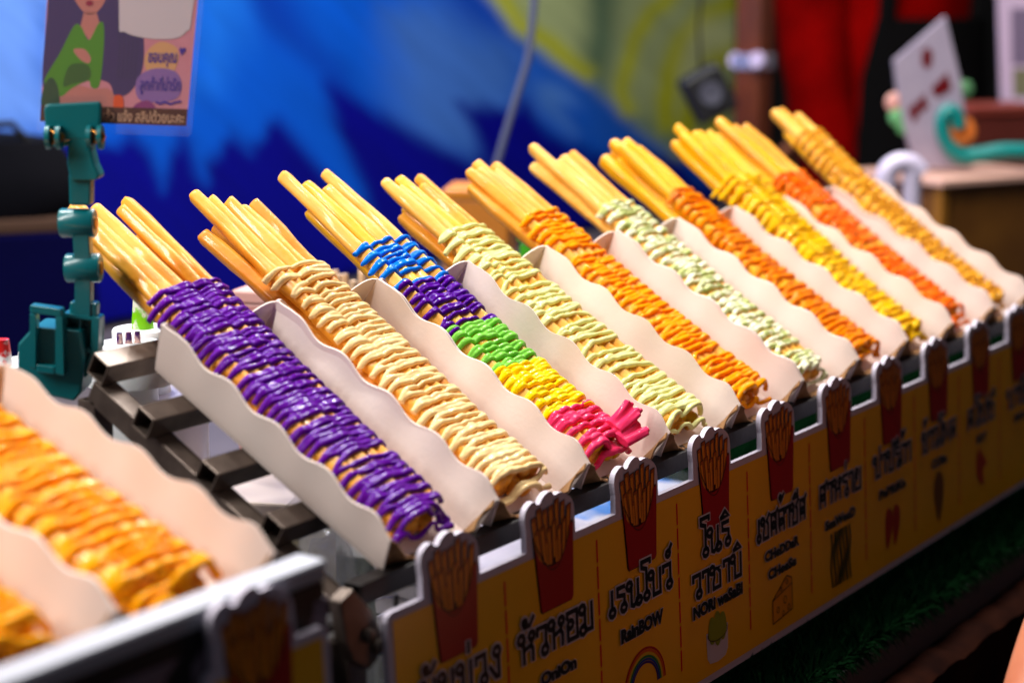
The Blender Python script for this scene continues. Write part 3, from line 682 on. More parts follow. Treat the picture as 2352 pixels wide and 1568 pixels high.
def pic_rainbow(t, f, c):
    for k, col in enumerate([(176, 28, 20), (210, 90, 20), (220, 180, 30), (40, 120, 60), (30, 60, 150), (70, 30, 110)]):
        r = .0218-k*.0016; MB().stroke(arc(c+.0, -.1285, r, r, 0, PI), .00135, f, .0005).build('rainbow_arc', pm('rainbow_band', *col), t, world=True)
def pic_bowl(t, f, c):
    cx = c-.0015
    MB().flat([(cx-.0132, -.1190), (cx-.0125, -.1345), (cx-.0095, -.1382), (cx, -.1395), (cx+.0095, -.1382), (cx+.0125, -.1345), (cx+.0132, -.1190)], f, .0005).build('bowl_print', WINK, t, world=True)
    MB().flat(arc(cx, -.1205, .0118, .0052, 0, 2*PI, 22)[:-1], f, .0007).build('bowl_inside_print', pm('olive_print', 96, 96, 20), t, world=True)
    m = MB()
    for dx, h in ((-.0062, .0085), (0, .0108), (.0062, .0088)): m.flat(arc(cx+dx, -.1190, .0046, h, 0, 2*PI, 14)[:-1], f, .0008+.00006*dx/.006)
    tag(m.build('wasabi_print', pm('wasabi_print', 140, 150, 30), t, world=True))
    m = MB().stroke(arc(cx, -.1203, .0124, .0058, PI, 2*PI, 16), .0006, f, .0010); m.build('bowl_line', BRINK, t, world=True)
def pic_cheese(t, f, c):
    P = [(-.0150, -.1225), (.0050, -.1112), (.0118, -.1140), (.0122, -.1345), (-.0148, -.1375)]
    MB().flat([(c+x, y) for x, y in P], f, .0005).build('cheese_print', pm('cheese_print', 226, 150, 20), t, world=True)
    m = MB(); m.stroke([(c+x, y) for x, y in P], .0008, f, .0007, closed=True); m.stroke([(c-.0150, -.1225), (c+.0118, -.1175)], .0007, f, .0008)
    for x, y, r in ((-.008, -.130, .0016), (.002, -.126, .0020), (.007, -.132, .0015), (.005, -.1150, .0012), (-.001, -.1340, .0013), (-.0030, -.1180, .0010)):
        m.stroke(arc(c+x, y, r, r*1.2, 0, 2*PI, 12)[:-1], .0006, f, .0007, closed=True)
    m.build('cheese_line', BRINK, t, world=True)
def pic_seaweed(t, f, c):
    m = MB()
    for k in range(7):
        x = c-.014+.0046*k; m.stroke([(x+.0012*math.sin(j*1.3+k), -.101-.006*j) for j in range(7)], .0024+.0008*(k % 2), f, .0005+.00004*k)
    m.build('seaweed_print', pm('dark_green_print', 24, 40, 14), t, world=True)
def pic_chili(t, f, c):
    for dx in (-.006, .007): MB().flat(curve([(c+dx-.005, -.108), (c+dx, -.105), (c+dx+.006, -.110), (c+dx+.005, -.122), (c+dx-.003, -.134), (c+dx-.006, -.122)]), f, .0005).build('pepper_print', pm('pepper_print', 170, 34, 8), t, world=True)
def pic_corn(t, f, c):
    MB().flat(curve([(c, -.098), (c+.009, -.106), (c+.008, -.120), (c, -.136), (c-.008, -.120), (c-.009, -.106)]), f, .0005).build('corn_print', pm('corn_print', 120, 70, 16), t, world=True)
def pic_spice(t, f, c):
    MB().flat(curve([(c-.004, -.098), (c+.004, -.104), (c+.012, -.112), (c+.004, -.116), (c+.006, -.128), (c-.006, -.122), (c-.010, -.108)]), f, .0005).build('spice_print', pm('spice_print', 180, 40, 10), t, world=True)
CX = [.0368+SP*k for k in range(10)]
COLS = [
 (CX[0], [('t', 'มันม่วง', -.0320, .0340, -.0785, .0150)], None),
 (CX[1], [('t', 'หัวหอม', -.0365, .0350, -.0795, .0150), ('e', 'OniOn', -.0180, .0155, -.0960, .0072)], None),
 (CX[2], [('t', 'เรนโบว์', -.0360, .0320, -.0788, .0140), ('e', 'RainBOW', -.0250, .0205, -.0970, .0084)], pic_rainbow),
 (CX[3], [('t', 'โนริ', -.0205, .0165, -.0715, .0145), ('t', 'วาซาบิ', -.0310, .0305, -.0940, .0140), ('e', 'NORi waSaBi', -.0310, .0300, -.1062, .0080)], pic_bowl),
 (CX[4], [('t', 'เชสด้าชีส', -.0350, .0330, -.0800, .0135), ('e', 'CHeDDaR', -.0255, .0220, -.0952, .0068), ('e', 'CHeeSe', -.0215, .0175, -.1075, .0068)], pic_cheese),
 (CX[5], [('t', 'สาหร่าย', -.0330, .0330, -.0790, .0140), ('e', 'SeaWeeD', -.0250, .0220, -.0965, .0070)], pic_seaweed),
 (CX[6], [('t', 'ปาปริก้า', -.0330, .0330, -.0780, .0140), ('e', 'PaPRiKa', -.0240, .0220, -.0955, .0070)], pic_chili),
 (CX[7], [('t', 'ข้าวโพด', -.0330, .0330, -.0780, .0140), ('e', 'CORn', -.0150, .0140, -.0940, .0070)], pic_corn),
 (CX[8], [('t', 'สไปซี่'.replace('ไ', 'โ'), -.0300, .0300, -.0780, .0140), ('e', 'HOT', -.0110, .0100, -.0930, .0066)], pic_spice),
 (CX[9], [('t', 'บาบีซี', -.0300, .0300, -.0780, .0140), ('e', 'BBQ', -.0140, .0120, -.0930, .0070)], None),
]
menu_sign('long yellow menu sign with ten carton-shaped tabs along the front of the rack', 0, -.023, .0115, -.0145, .862, CX, COLS, -.1495, (.42, -.030, ZT))
SX = -.1052
menu_sign('blurred yellow menu sign at the bottom left, with its right end cut square', 0, -.0665, .0425, SX-.0405-.0286, SX, [SX-.0405], [], -.19+.012, (SX-.12, -.07, ZT))

# ------------------------------------------------------------------ teal clip and the card it holds (frames that face the camera's side of the stall)
def frame_at(px, py, d):
    """origin, scale and a map from outline pixels to points of an upright frame standing at that distance"""
    o = at(px, py, d); back = Vector((FW.x, FW.y, 0)).normalized(); kk = o.dot(back)
    return o, (lambda x, y, dep=0.0: onplane(x, y, back, kk)+back*dep)
co_, CF = frame_at(150, 860, .955)
clip = thing('sign_clip', 'teal plastic jointed sign clip gripping the back of the steel rack', 'clip', co_)
def cpart(name, poly, a, b, m=TEAL, bev=.0012): 
    return MB().prism(poly, CF, a, b).build(name, m, clip, world=True, bevel=bev)
cpart('base_jaw', [(52, 782), (88, 742), (196, 752), (206, 812), (196, 892), (180, 912), (52, 884)], -.010, .016)
m = MB(); m.prism([(86, 688), (158, 698), (160, 716), (86, 706)], CF, -.016, -.008); m.prism([(86, 706), (100, 708), (100, 836), (86, 832)], CF, -.016, -.008); m.prism([(144, 712), (160, 714), (164, 850), (144, 846)], CF, -.016, -.008); m.prism([(100, 822), (144, 828), (144, 846), (100, 840)], CF, -.016, -.008)
m.build('finger_loop', TEAL, clip, world=True, bevel=.001)
m = MB(); q = CF(122, 800, .002); m.tube([q+RT*(.006*(k/30-.5))*2.2+Vector((0, .0028*math.cos(k*1.3), .0028*math.sin(k*1.3)+.004)) for k in range(31)], .0007, 6); m.build('spring', BRASS, clip, True, world=True)
m = MB(); m.prism([(151, 724), (153, 714), (234, 726), (233, 734)], CF, -.006, .006); m.prism([(151, 714), (158, 714), (159, 790), (151, 786)], CF, -.006, .006); m.prism([(184, 726), (190, 726), (190, 800), (184, 800)], CF, -.004, .004)
m.prism([(216, 728), (234, 728), (230, 820), (214, 850), (196, 866), (182, 850), (206, 820), (214, 800)], CF, -.006, .006); m.prism([(158, 786), (214, 796), (214, 806), (158, 796)], CF, -.006, .006)
m.prism([(152, 716), (234, 728), (233, 800), (156, 790)], CF, .004, .007); m.build('bracket', TEAL, clip, world=True, bevel=.0006)
cpart('stem', [(164, 690), (226, 694), (224, 732), (162, 722)], -.004, .005)
m = MB(); m.prism([(176, 610), (212, 610), (212, 726), (176, 726)], CF, -.005, .004); m.build('lower_link', TEAL, clip, world=True, bevel=.0008)
for px_, py_ in ((192, 615), (179, 512)):
    cpc = CF(px_, py_, 0); ax = Matrix((RT, Vector((0, 0, 1)), RT.cross(Vector((0, 0, 1))))).transposed(); ax = Matrix((Vector((0, 0, 1)), RT.cross(Vector((0, 0, 1))), RT)).transposed()
    j = MB().lathe([(.0001, -.0088), (.0068, -.0088), (.0074, -.0080), (.0074, .0080), (.0068, .0088), (.0001, .0088)], cpc, 24, ax).build('joint', TEAL, clip, True, world=True)
    s = MB().lathe([(.0001, .0086), (.0034, .0086), (.0034, .0094), (.0001, .0094)], cpc, 12, ax).build('screw', BRASS, None, True)
    s.data.transform(clip.matrix_basis.inverted()); s.parent = j
cpart('upper_link', [(170, 520), (208, 520), (214, 620), (176, 620)], -.005, .004)
cpart('neck', [(162, 396), (214, 396), (212, 470), (164, 470)], -.005, .005)
cpart('horn', [(168, 314), (214, 314), (216, 344), (224, 376), (236, 402), (230, 410), (168, 410), (160, 372), (162, 336)], -.007, .006, bev=.002)
cpart('rear_jaw', [(100, 318), (124, 262), (228, 256), (236, 312), (214, 326), (130, 340)], -.002, .0015)
cpart('front_jaw', [(112, 238), (236, 231), (240, 240), (238, 300), (220, 318), (166, 320), (114, 330), (108, 250)], -.0072, -.0044)
for px_ in (136, 230):
    m = MB()
    for dx in (-13, 11): m.lathe([(.0001, -.0011), (.0060, -.0011), (.0060, .0011), (.0001, .0011)], CF(px_+dx, 312, -.0100), 18, ax)
    m.build('hinge_ear', TEAL, clip, True, world=True)
    q = CF(px_, 310, -.0100); MB().tube([q+RT*(.0022*(k/24-.5)*2)+Vector((0, .0036*math.cos(k*1.5), .0036*math.sin(k*1.5))) for k in range(25)], .0007, 6).build('spring', BRASS, clip, True, world=True)
# printed card in a clear sleeve
kd, _ = frame_at(270, 300, .952)  # hangs just behind the clip's jaw
card = thing('payment_card', 'printed pink card in a clear sleeve held by the teal clip', 'card', kd)
def KF(x, y, d=0.0):   # x along the card, y down it, both in pixels of its own 350 x 420 print
    u, v = x/350, y/300
    return CF(110-16*v+u*(360-11*v), 0+v*280+u*(0+12*v), -.0016-d*.35)
def kp(name, polys, c, d): 
    m = MB()
    for p in polys: m.flat(p, KF, d)
    return m.build(name, c if isinstance(c, bpy.types.Material) else pm(name, *c), card, world=True)
MB().prism([(0, -200), (336, -200), (336, 298), (0, 298)], lambda x, y, d: KF(x, y, d), -.0004, 0).build('card_sheet', mat('card_pink', sc(206, 126, 142), .4, noise_c=sc(216, 142, 158), nscale=60), card, world=True)
kp('hair_print', [curve([(12, -190), (110, -194), (176, -150), (196, -40), (222, 90), (224, 170), (200, 222), (168, 232), (150, 200), (96, 190), (40, 196), (2, 214), (2, 40)])], (62, 38, 98), .0002)
m = MB()
for k in range(5): m.stroke([(160+k*10, 40), (170+k*10, 110), (172+k*9, 190)], 2, KF, .0003)
m.build('hair_line_print', pm('hair_line', 50, 36, 74), card, world=True)
kp('skin_print', [curve([(62, -60), (124, -60), (132, -10), (118, 24), (98, 38), (78, 24), (60, -8)]), [(84, 30), (112, 30), (122, 60), (100, 100), (78, 66)], curve([(40, 236), (80, 210), (120, 216), (150, 214), (170, 240), (160, 262), (50, 262)])], (196, 120, 112), .0003)
kp('dress_print', [curve([(64, 64), (80, 66), (99, 98), (118, 58), (130, 60), (134, 120), (130, 205), (112, 212), (104, 196), (70, 214), (44, 236), (30, 214), (4, 200), (36, 130)])], (76, 138, 12), .0004)
kp('lip_print', [curve([(88, 4), (98, 2), (104, 8), (98, 15), (89, 13)])], (150, 14, 60), .0008)
kp('midriff_print', [curve([(66, 122), (90, 120), (106, 140), (102, 154), (84, 146)])], (196, 120, 112), .0006)
kp('skirt_shade_print', [curve([(60, 160), (100, 158), (108, 190), (70, 205), (48, 210)])], (52, 92, 24), .0005)
kp('green_bag_print', [curve([(4, 214), (20, 190), (36, 214), (40, 262), (2, 262)])], (40, 70, 40), .0006)
kp('orange_patch_print', [curve([(166, 232), (184, 232), (188, 262), (168, 264)])], (226, 80, 14), .0006)
kp('white_panel_print', [curve([(168, -190), (320, -190), (326, 40), (316, 76), (290, 92), (230, 92), (180, 78), (164, 50)])], (212, 196, 204), .0006)
kp('peach_patch_print', [curve([(236, 118), (262, 100), (296, 112), (304, 140), (290, 176), (240, 172), (228, 146)])], (218, 160, 110), .0003)
kp('violet_patch_print', [curve([(214, 190), (250, 164), (300, 170), (318, 206), (300, 238), (226, 240)])], (140, 100, 170), .0004)
kp('plum_patch_print', [curve([(216, 250), (244, 240), (262, 262), (214, 264)])], (140, 50, 120), .0005)
kp('brown_strip_print', [[(0, 258), (336, 258), (336, 298), (0, 298)]], (78, 28, 10), .0007)
BLUEINK = pm('violet_ink', 60, 30, 150); CREAMINK = pm('cream_ink', 206, 160, 130)
fk = lambda x, y, d: KF(x, -y, d)
latin('thai_lettering', 'ขอบคุณ', 236, 300, -160, 34, fk, .0009, BLUEINK, card, .02)
latin('thai_lettering', 'ลูกค้าที่น่ารัก', 222, 314, -226, 44, fk, .0009, BLUEINK, card, .02)
latin('thai_lettering', 'โอนแล้ว แจ้ง สลิปด้วยนะคะ', 104, 330, -292, 30, fk, .0010, CREAMINK, card, .012)
m = MB(); m.stroke([(262, 244), (272, 247), (282, 243), (296, 247), (308, 242), (318, 240)], 5, KF, .0009); m.build('scribble_print', BLUEINK, card, world=True)
kp('heart_print', [[(304, 118), (308, 112), (312, 116), (317, 112), (320, 119), (311, 132)]], BLUEINK, .0008)
m = MB(); m.prism([(-6, -205), (350, -205), (350, 314), (344, 322), (-6, 322)], KF, .0014, .0019); m.build('clear_sleeve', CLEAR, card, world=True)

# ------------------------------------------------------------------ bottles, tub, bag and packs behind and under the racks
def bottle(label, px, py, d, rcap, nozzles, smear, nz_h=.018):
    top = at(px, py, d); t = thing('sauce_bottle', label, 'bottle', (top.x, top.y, ZT+.001), group='squeeze sauce bottles behind the racks'); H = top.z-ZT
    MB().lathe([(.0001, 0), (rcap*.92, 0), (rcap*.96, .006), (rcap*.96, H-.05), (rcap*.8, H-.03), (rcap*.8, H-.02), (.0001, H-.02)], (0, 0, 0), 32).build('bottle_body', WHITEP, t, True)
    MB().lathe([(.0001, H-.022), (rcap*1.3, H-.022), (rcap*1.32, H-.016), (rcap*1.24, H-.0085), (rcap, H-.008), (rcap, H-.001), (rcap*.96, H), (.0001, H)], (0, 0, 0), 40).build('cap', WHITEP, t, True)
    for dx, dy, r in nozzles:
        n = MB().lathe([(.0001, H-.001), (r*1.25, H-.001), (r*.92, H+nz_h), (r*.6, H+nz_h), (.0001, H+nz_h-.002)], (dx, dy, 0), 20).build('nozzle', smear[1], t, True)
    return t
def smear_mat(name, base, c, sc_=160, w=.12):
    return mat(name, base, .3, noise_c=c, nscale=sc_, nw=w)
NG = smear_mat('nozzle_green_smears', sc(226, 226, 206), sc(120, 196, 10)); NPU = smear_mat('nozzle_purple_smears', sc(214, 176, 168), sc(70, 24, 90)); NR = smear_mat('nozzle_red_smears', sc(232, 226, 226), sc(220, 30, 30))
bottle('white squeeze bottle whose single nozzle is smeared bright green', 328, 757, 1.06, .0175, [(0, 0, .0052)], (0, NG))
bottle('white squeeze bottle with three short nozzles crusted purple', 296, 792, 1.03, .019, [(-.0042, .0026, .0016), (0, 0, .0017), (.0042, -.0026, .0016)], (0, NPU), .0062)
bottle('white squeeze bottle with red smears at the left edge, in front of the teal clip', 8, 842, .99, .012, [(0, 0, .0040)], (0, NR), .014)
bottle('plain white squeeze bottle just left of the teal clip', 56, 826, 1.15, .010, [(0, 0, .0036)], (0, WHITEP), .004)
def lidded_tub(label, px, py, d, r, h, m):
    q = at(px, py, d); t = thing('plastic_tub', label, 'tub', (q.x, q.y, ZT+.001)); H = q.z-ZT
    MB().lathe([(.0001, 0), (r*.86, 0), (r*.95, H-.012), (.0001, H-.012)], (0, 0, 0), 36).build('tub_body', m, t, True)
    MB().lathe([(.0001, H-.0125), (r*1.04, H-.0125), (r*1.04, H-.002), (r, H), (r*.9, H), (r*.86, H-.002), (.0001, H-.002)], (0, 0, 0), 36).build('lid', m, t, True)
    return t
lidded_tub('white lidded tub seen between the top two steel tubes', 362, 900, 1.06, .030, .1, LAV)
def carton(name, label, cat, px, py, d, size, cols, rz=0.0, seam=True):
    q = at(px, py, d); H = max(.02, q.z-ZT); t = thing(name, label, cat, (q.x, q.y, ZT+.001), (0, 0, rz))
    sx, sy = size
    MB().box((0, 0, H/2-.004), (sx, sy, H-.008)).build('box_body', cols[0], t, bevel=.002)
    MB().box((0, 0, H-.0035), (sx+.003, sy+.003, .009)).build('lid', cols[1], t, bevel=.0015)
    return t
carton('snack_box', 'olive yellow box with a white lid seen under the lowest steel tube', 'box', 610, 1120, 1.04, (.07, .06), (pm('olive_yellow_card', 176, 158, 60), pm('white_card', 224, 206, 196)), .4)
carton('snack_box', 'orange cardboard box standing behind the wasabi green fries', 'box', 1104, 432, 1.75, (.075, .06), (pm('orange_card', 196, 120, 40), pm('orange_card_lid', 206, 126, 30)), .5)
carton('snack_box', 'small pink box peeping out behind the purple-sauced fries', 'box', 588, 668, 1.28, (.022, .022), (pm('pink_card', 220, 150, 140), pm('pink_card_lid', 226, 170, 160)), .3)
carton('snack_box', 'small green box peeping out behind the wasabi and cheddar fries', 'box', 1222, 532, 1.45, (.016, .016), (pm('leaf_green_card', 60, 160, 20), pm('leaf_green_lid', 80, 176, 30)), .3)
cupt = at(832, 630, 1.35); t = thing('stick_cup', 'cup of pale wooden sticks behind the rainbow fries', 'cup', (cupt.x, cupt.y, ZT+.001))
MB().lathe([(.0001, 0), (.026, 0), (.030, cupt.z-ZT-.03), (.028, cupt.z-ZT-.03), (.0001, .01)], (0, 0, 0), 28).build('cup_body', WHITEP, t, True)
for k in range(9):
    a = k*.7; r = .020 if k else 0
    MB().tube([(r*.7*math.cos(a), r*.7*math.sin(a), .02), (r*math.cos(a), r*math.sin(a), cupt.z-ZT+.003*math.sin(k*2.3))], .0026, 8).build('stick', pm('pale_stick', 226, 190, 150), t, True)

def crumple(name, label, c, size, seed, sub=14):
    """a crumpled clear bag: a closed box-like film with folds"""
    t = thing(name, label, 'plastic bag', c); m = MB(); n = sub; sx, sy, sz = size; vs = []
    for i in range(n):
        a = PI*(i+.5)/n
        for k in range(n*2):
            b = 2*PI*k/(n*2); v = Vector((math.sin(a)*math.cos(b), math.sin(a)*math.sin(b), math.cos(a)))
            mx = max(abs(v.x), abs(v.y), abs(v.z)); v = v*(.55+.45/mx)
            q = v*(1+.16*noise.noise(v*2.6+Vector((seed, 0, 0)))+.10*abs(noise.noise(v*6+Vector((0, seed, 0)))))
            vs.append((q.x*sx/2, q.y*sy/2, max(.0, q.z*sz/2+sz*.45)))
    K = n*2; fs = [(i*K+k, i*K+(k+1) % K, (i+1)*K+(k+1) % K, (i+1)*K+k) for i in range(n-1) for k in range(K)]
    fs += [tuple(range(K)), tuple((n-1)*K+k for k in range(K-1, -1, -1))]
    m.add(vs, fs).build('film', mat('bag_film', (1, 1, 1, 1), .05, alpha=.22, spec=1, bump=1, bscale=90), t)
    return t
p = at(715, 1235, .96); crumple('plastic_bag', 'crumpled clear bag with white glints under the purple tray', (p.x, p.y, ZT+.002), (.034, .05, p.z-ZT+.02), 3)
p = at(925, 1360, .95); bg1 = crumple('plastic_bag', 'clear bag of pale blue packs standing behind the left end of the long menu sign', (p.x+.01, p.y+.035, ZT+.004), (.055, .06, p.z-ZT+.03), 8)
def pack(label, x, y, sx, sy, sz, rz, m, seed):
    t = thing('tray_pack', label, 'pack', (x, y, ZT+.004), (0, 0, rz)); g = MB(); n = 10
    for k in range(5):
        z = sz*(k+.5)/5; G = [[Vector((sx*(i/n-.5), sy*(j/6-.5), z-sz*.08+.004*noise.noise(Vector((i*.5+seed, j*.5, k))))) for j in range(7)] for i in range(n+1)]
        MB().sheet(G, sz*.16).build('folded_tray', m, t, True)
    m2 = MB().box((0, 0, sz/2+.001), (sx+.004, sy+.004, sz+.006)); m2.build('wrap', CLEAR, t, bevel=.003)
    return t
BLP = mat('blue_pack', sc(60, 130, 214), .35, noise_c=sc(214, 214, 230), nscale=18, nw=.1)
pack('wrapped pack of pale lavender trays lying behind the first gap of the long menu sign', .315, .145, .15, .10, .058, .15, LAV, 1)
pack('wrapped pack of blue and lavender trays behind the second gap of the menu sign', .470, .160, .13, .10, .052, -.2, BLP, 4)

# ------------------------------------------------------------------ things at the back right
po, PF = frame_at(1725, 400, 2.6)
post = thing('wooden_post', 'upright reddish brown wooden post right of the green part of the banner', 'post', (po.x, po.y, ZT-.85))
pr = .019
MB().box((po.x, po.y, .36), (pr*2, pr*2, 2.42)).build('post_beam', WOOD, post, world=True, bevel=.002)
q = PF(1725, 142); m = MB(); m.box((po.x, po.y, q.z), (pr*2+.006, pr*2+.006, .022)); m.build('silver_tape', mat('silver_tape', sc(200, 196, 214), .25, metal=.7), post, world=True, bevel=.002)
for dx, dz in ((-.02, .004), (.018, .002)): MB().lathe([(.0001, -.003), (.011, -.003), (.011, .003), (.0001, .003)], (po.x+dx*.3-pr-.004, po.y+dx, q.z+dz), 14, Matrix(((0, 0, 1), (0, 1, 0), (-1, 0, 0)))).build('tape_end', mat('pale_tape', sc(206, 190, 226), .3), post, True, world=True)

ho, HFm = frame_at(1625, 215, 2.5)
hb = thing('hanging_speaker', 'small black speaker hanging on a cord before the green part of the banner', 'speaker', ho)
rot = Matrix.Rotation(-.5, 3, FW) @ Matrix.Rotation(-YAW, 3, 'Z')
MB().box(ho, (.056, .05, .066), rot).build('speaker_body', mat('black_plastic', sc(20, 20, 24), .5), hb, world=True, bevel=.006)
MB().lathe([(.0001, 0), (.016, 0), (.015, .003), (.0001, .001)], ho+rot @ Vector((0, -.0255, 0)), 24, rot @ Matrix(((1, 0, 0), (0, 0, -1), (0, 1, 0)))).build('speaker_grille', mat('grey_mesh', sc(70, 70, 84), .6), hb, True, world=True)
MB().tube([HFm(1610, 170), HFm(1604, 60), HFm(1616, -60), HFm(1618, -400)], .0022, 8).build('cord', BLACKM, hb, True, world=True)
lo, LF = frame_at(1190, 330, 2.0)
cb = thing('hanging_cable', 'pale grey cord hanging slantwise in front of the blue banner', 'cord', LF(1140, 380))
MB().tube([LF(1120, 470), LF(1140, 380), LF(1158, 318), LF(1178, 250), LF(1200, 180), LF(1212, 140), LF(1219, 90), LF(1226, 20), LF(1232, -60), LF(1240, -420)], .0042, 10).build('cord_line', mat('grey_cord', sc(88, 94, 124), .6), cb, True, world=True)

bo, BF = frame_at(2290, 480, 2.35)
bz = at(2292, 402, 2.35).z
bx = thing('wooden_box', 'brown wooden box with a pinkish top at the far right, beyond the last tray', 'box', (bo.x, bo.y, ZT))
bx_m = Matrix.Rotation(-YAW+.55, 3, 'Z'); bc = Vector((bo.x, bo.y, 0))+bx_m @ Vector((.0, .076, 0)); hz = bz-ZT
ctr = Vector((bc.x, bc.y, ZT+hz/2-.003))
for nm, off, dim in (('side_panel', (0, -.070, 0), (.19, .006, hz-.010)), ('side_panel', (0, .070, 0), (.19, .006, hz-.010)), ('side_panel', (-.092, 0, 0), (.006, .133, hz-.010)), ('side_panel', (.092, 0, 0), (.006, .133, hz-.010))):
    MB().box(ctr+bx_m @ Vector(off), dim, bx_m).build(nm, OAK, bx, world=True, bevel=.001)
for sx in (-1, 1):
    for sy in (-1, 1): MB().box(ctr+bx_m @ Vector((sx*.092, sy*.071, 0)), (.013, .013, hz-.008), bx_m).build('corner_post', mat('pale_brown_wood', sc(150, 98, 26), .45), bx, world=True, bevel=.001)
MB().box(Vector((bc.x, bc.y, bz-.004))+Vector((0, 0, 0)), (.208, .168, .008), bx_m).build('top_board', pm('pink_wood', 226, 178, 160), bx, world=True, bevel=.001)
MB().box((bc.x, bc.y, ZT+.003), (.19, .14, .005), bx_m).build('bottom_board', OAK, bx, world=True)

wo, WF = frame_at(2120, 380, 2.38)
ws = thing('price_card', 'tilted white card with dark red characters and a teal wave, by the wooden box', 'sign', WF(2140, 390))
MB().prism([(2054, 140), (2172, 38), (2206, 180), (2226, 330), (2232, 384), (2105, 386), (2078, 300), (2062, 210)], WF, 0, .012).build('card_board', mat('white_board', sc(150, 138, 158), .6, noise_c=sc(162, 150, 168), nscale=40), ws, world=True, bevel=.001)
RB = pm('dark_red_ink', 96, 6, 14)
MB().prism([(2118, 118), (2132, 108), (2142, 122), (2140, 148), (2128, 160), (2116, 146)], WF, -.0006, 0).build('red_seal_print', RB, ws, world=True)
for pl_ in ([(2086, 252), (2104, 232), (2112, 262), (2098, 284)], [(2106, 236), (2124, 214), (2132, 246), (2116, 260)], [(2138, 204), (2176, 166), (2186, 206), (2150, 226)]):
    MB().prism(pl_, WF, -.0006, 0).build('red_lettering', RB, ws, world=True)
m = MB(); m.stroke(smooth_open([(2196, 300), (2190, 262), (2172, 254), (2158, 276), (2162, 312), (2180, 344), (2200, 362)], 4), 20, WF, .0020); m.stroke(smooth_open([(2166, 332), (2200, 356), (2240, 352), (2300, 346), (2420, 350)], 5), 24, WF, .0014)
WV = pm('teal_wave', 0, 124, 120)
G = [[WF(x, y0+dy, -.002-.004*j) for j in range(3)] for x, y0, dy in [(0, 0, 0)]] 
m2 = MB()
for pts, wd in ((smooth_open([(2200, 292), (2192, 262), (2174, 254), (2160, 276), (2164, 312), (2182, 344), (2206, 360)], 4), .0092), (smooth_open([(2178, 340), (2206, 358), (2250, 354), (2310, 346), (2440, 350)], 5), .0105)):
    m2.tube([WF(x, y, -.009) for x, y in pts], wd, 10)
m2.build('teal_wave_trim', WV, ws, True, world=True)
MB().lathe([(.0001, -.003), (.017, -.003), (.020, 0), (.017, .003), (.0001, .003)], WF(2204, 302, -.006), 20, Matrix((RT, Vector((0, 0, 1)), -FW)).transposed()).build('orange_disc', pm('orange_disc', 222, 120, 50), ws, True, world=True)
for x, y, r, c in ((2058, 236, .013, (222, 160, 150)), (2066, 268, .013, (110, 180, 120)), (2080, 292, .011, (90, 160, 100)), (2216, 206, .012, (90, 140, 96))):
    MB().lathe([(.0001, -.003), (r*.8, -.002), (r, 0), (r*.8, .002), (.0001, .003)], WF(x, y, .004), 16, Matrix((RT, Vector((0, 0, 1)), -FW)).transposed()).build('leaf_trim', pm('leaf_trim', *c), ws, True, world=True)

ro, RF = frame_at(2080, 420, 2.1)
rg = thing('tape_dispenser', 'white arched plastic holder standing between the last fries and the wooden box', 'holder', (ro.x, ro.y, ZT))
ap = smooth_open([(2040, 560), (2034, 430), (2040, 392), (2066, 374), (2094, 378), (2114, 398)], 4)
MB().tube([RF(x, y) for x, y in ap], .0118, 14).build('arch', mat('white_glossy_plastic', sc(204, 194, 220), .35), rg, True, world=True)
MB().tube([RF(2096, 384), RF(2094, 450), RF(2092, 560)], .0105, 14).build('stem', mat('white_glossy_stem', sc(204, 194, 220), .35), rg, True, world=True)
q = RF(2068, 560); MB().lathe([(.0001, 0), (.034, 0), (.034, .012), (.0001, .012)], (q.x, q.y, ZT+.001), 28).build('foot', BLACKM, rg, True, world=True)
MB().tube([RF(2040, 556), RF(2040, 900)], .006, 10).build('support', BLACKM, rg, True, world=True)
MB().tube([RF(2092, 556), RF(2092, 900)], .006, 10).build('support', BLACKM, rg, True, world=True)

eo, EF = frame_at(2330, 200, 2.7)
es = thing('white_sign', 'white printed sign board cut off by the right edge of the photo', 'sign', EF(2330, 300))
MB().prism([(2284, -300), (2480, -300), (2480, 240), (2300, 240)], EF, 0, .01).build('sign_board', mat('white_sign_board', sc(200, 176, 204), .5), es, world=True, bevel=.001)
MB().prism([(2322, 20), (2420, 20), (2420, 150), (2324, 150)], EF, -.0005, 0).build('grey_picture', pm('grey_violet_print', 120, 104, 130), es, world=True)
MB().prism([(2326, 158), (2420, 158), (2420, 222), (2328, 222)], EF, -.0005, 0).build('olive_picture', pm('grey_olive_print', 120, 116, 90), es, world=True)
MB().tube([EF(2380, 238, .005), EF(2380, 238, .005)-Vector((0, 0, EF(2380, 238).z-ZT))], .008, 12).build('sign_pole', BLACKM, es, True, world=True)
uo = at(2275, 242, 2.6)
t = thing('brown_crate', 'dark reddish brown crate below the white sign at the right edge', 'crate', (uo.x, uo.y, ZT))
um = Matrix.Rotation(-YAW+.3, 3, 'Z'); 
MB().box((uo.x, uo.y, ZT+(uo.z-ZT)/2), (.12, .10, uo.z-ZT-.002), um).build('crate_body', mat('brown_card', sc(96, 34, 24), .6), t, world=True, bevel=.003)
MB().box((uo.x, uo.y, uo.z-.004), (.127, .107, .012), um).build('lid', mat('brown_lid', sc(128, 52, 40), .5), t, world=True, bevel=.002)
vo = at(2352, 262, 2.9)
t = thing('red_bottle', 'bright red sauce bottle at the right edge beside the brown crate', 'bottle', (vo.x, vo.y, ZT+.001)); H = vo.z-ZT+.03
MB().lathe([(.0001, 0), (.016, 0), (.017, H-.03), (.009, H-.012), (.0001, H-.012)], (0, 0, 0), 24).build('bottle_body', pm('red_bottle', 206, 8, 8), t, True)
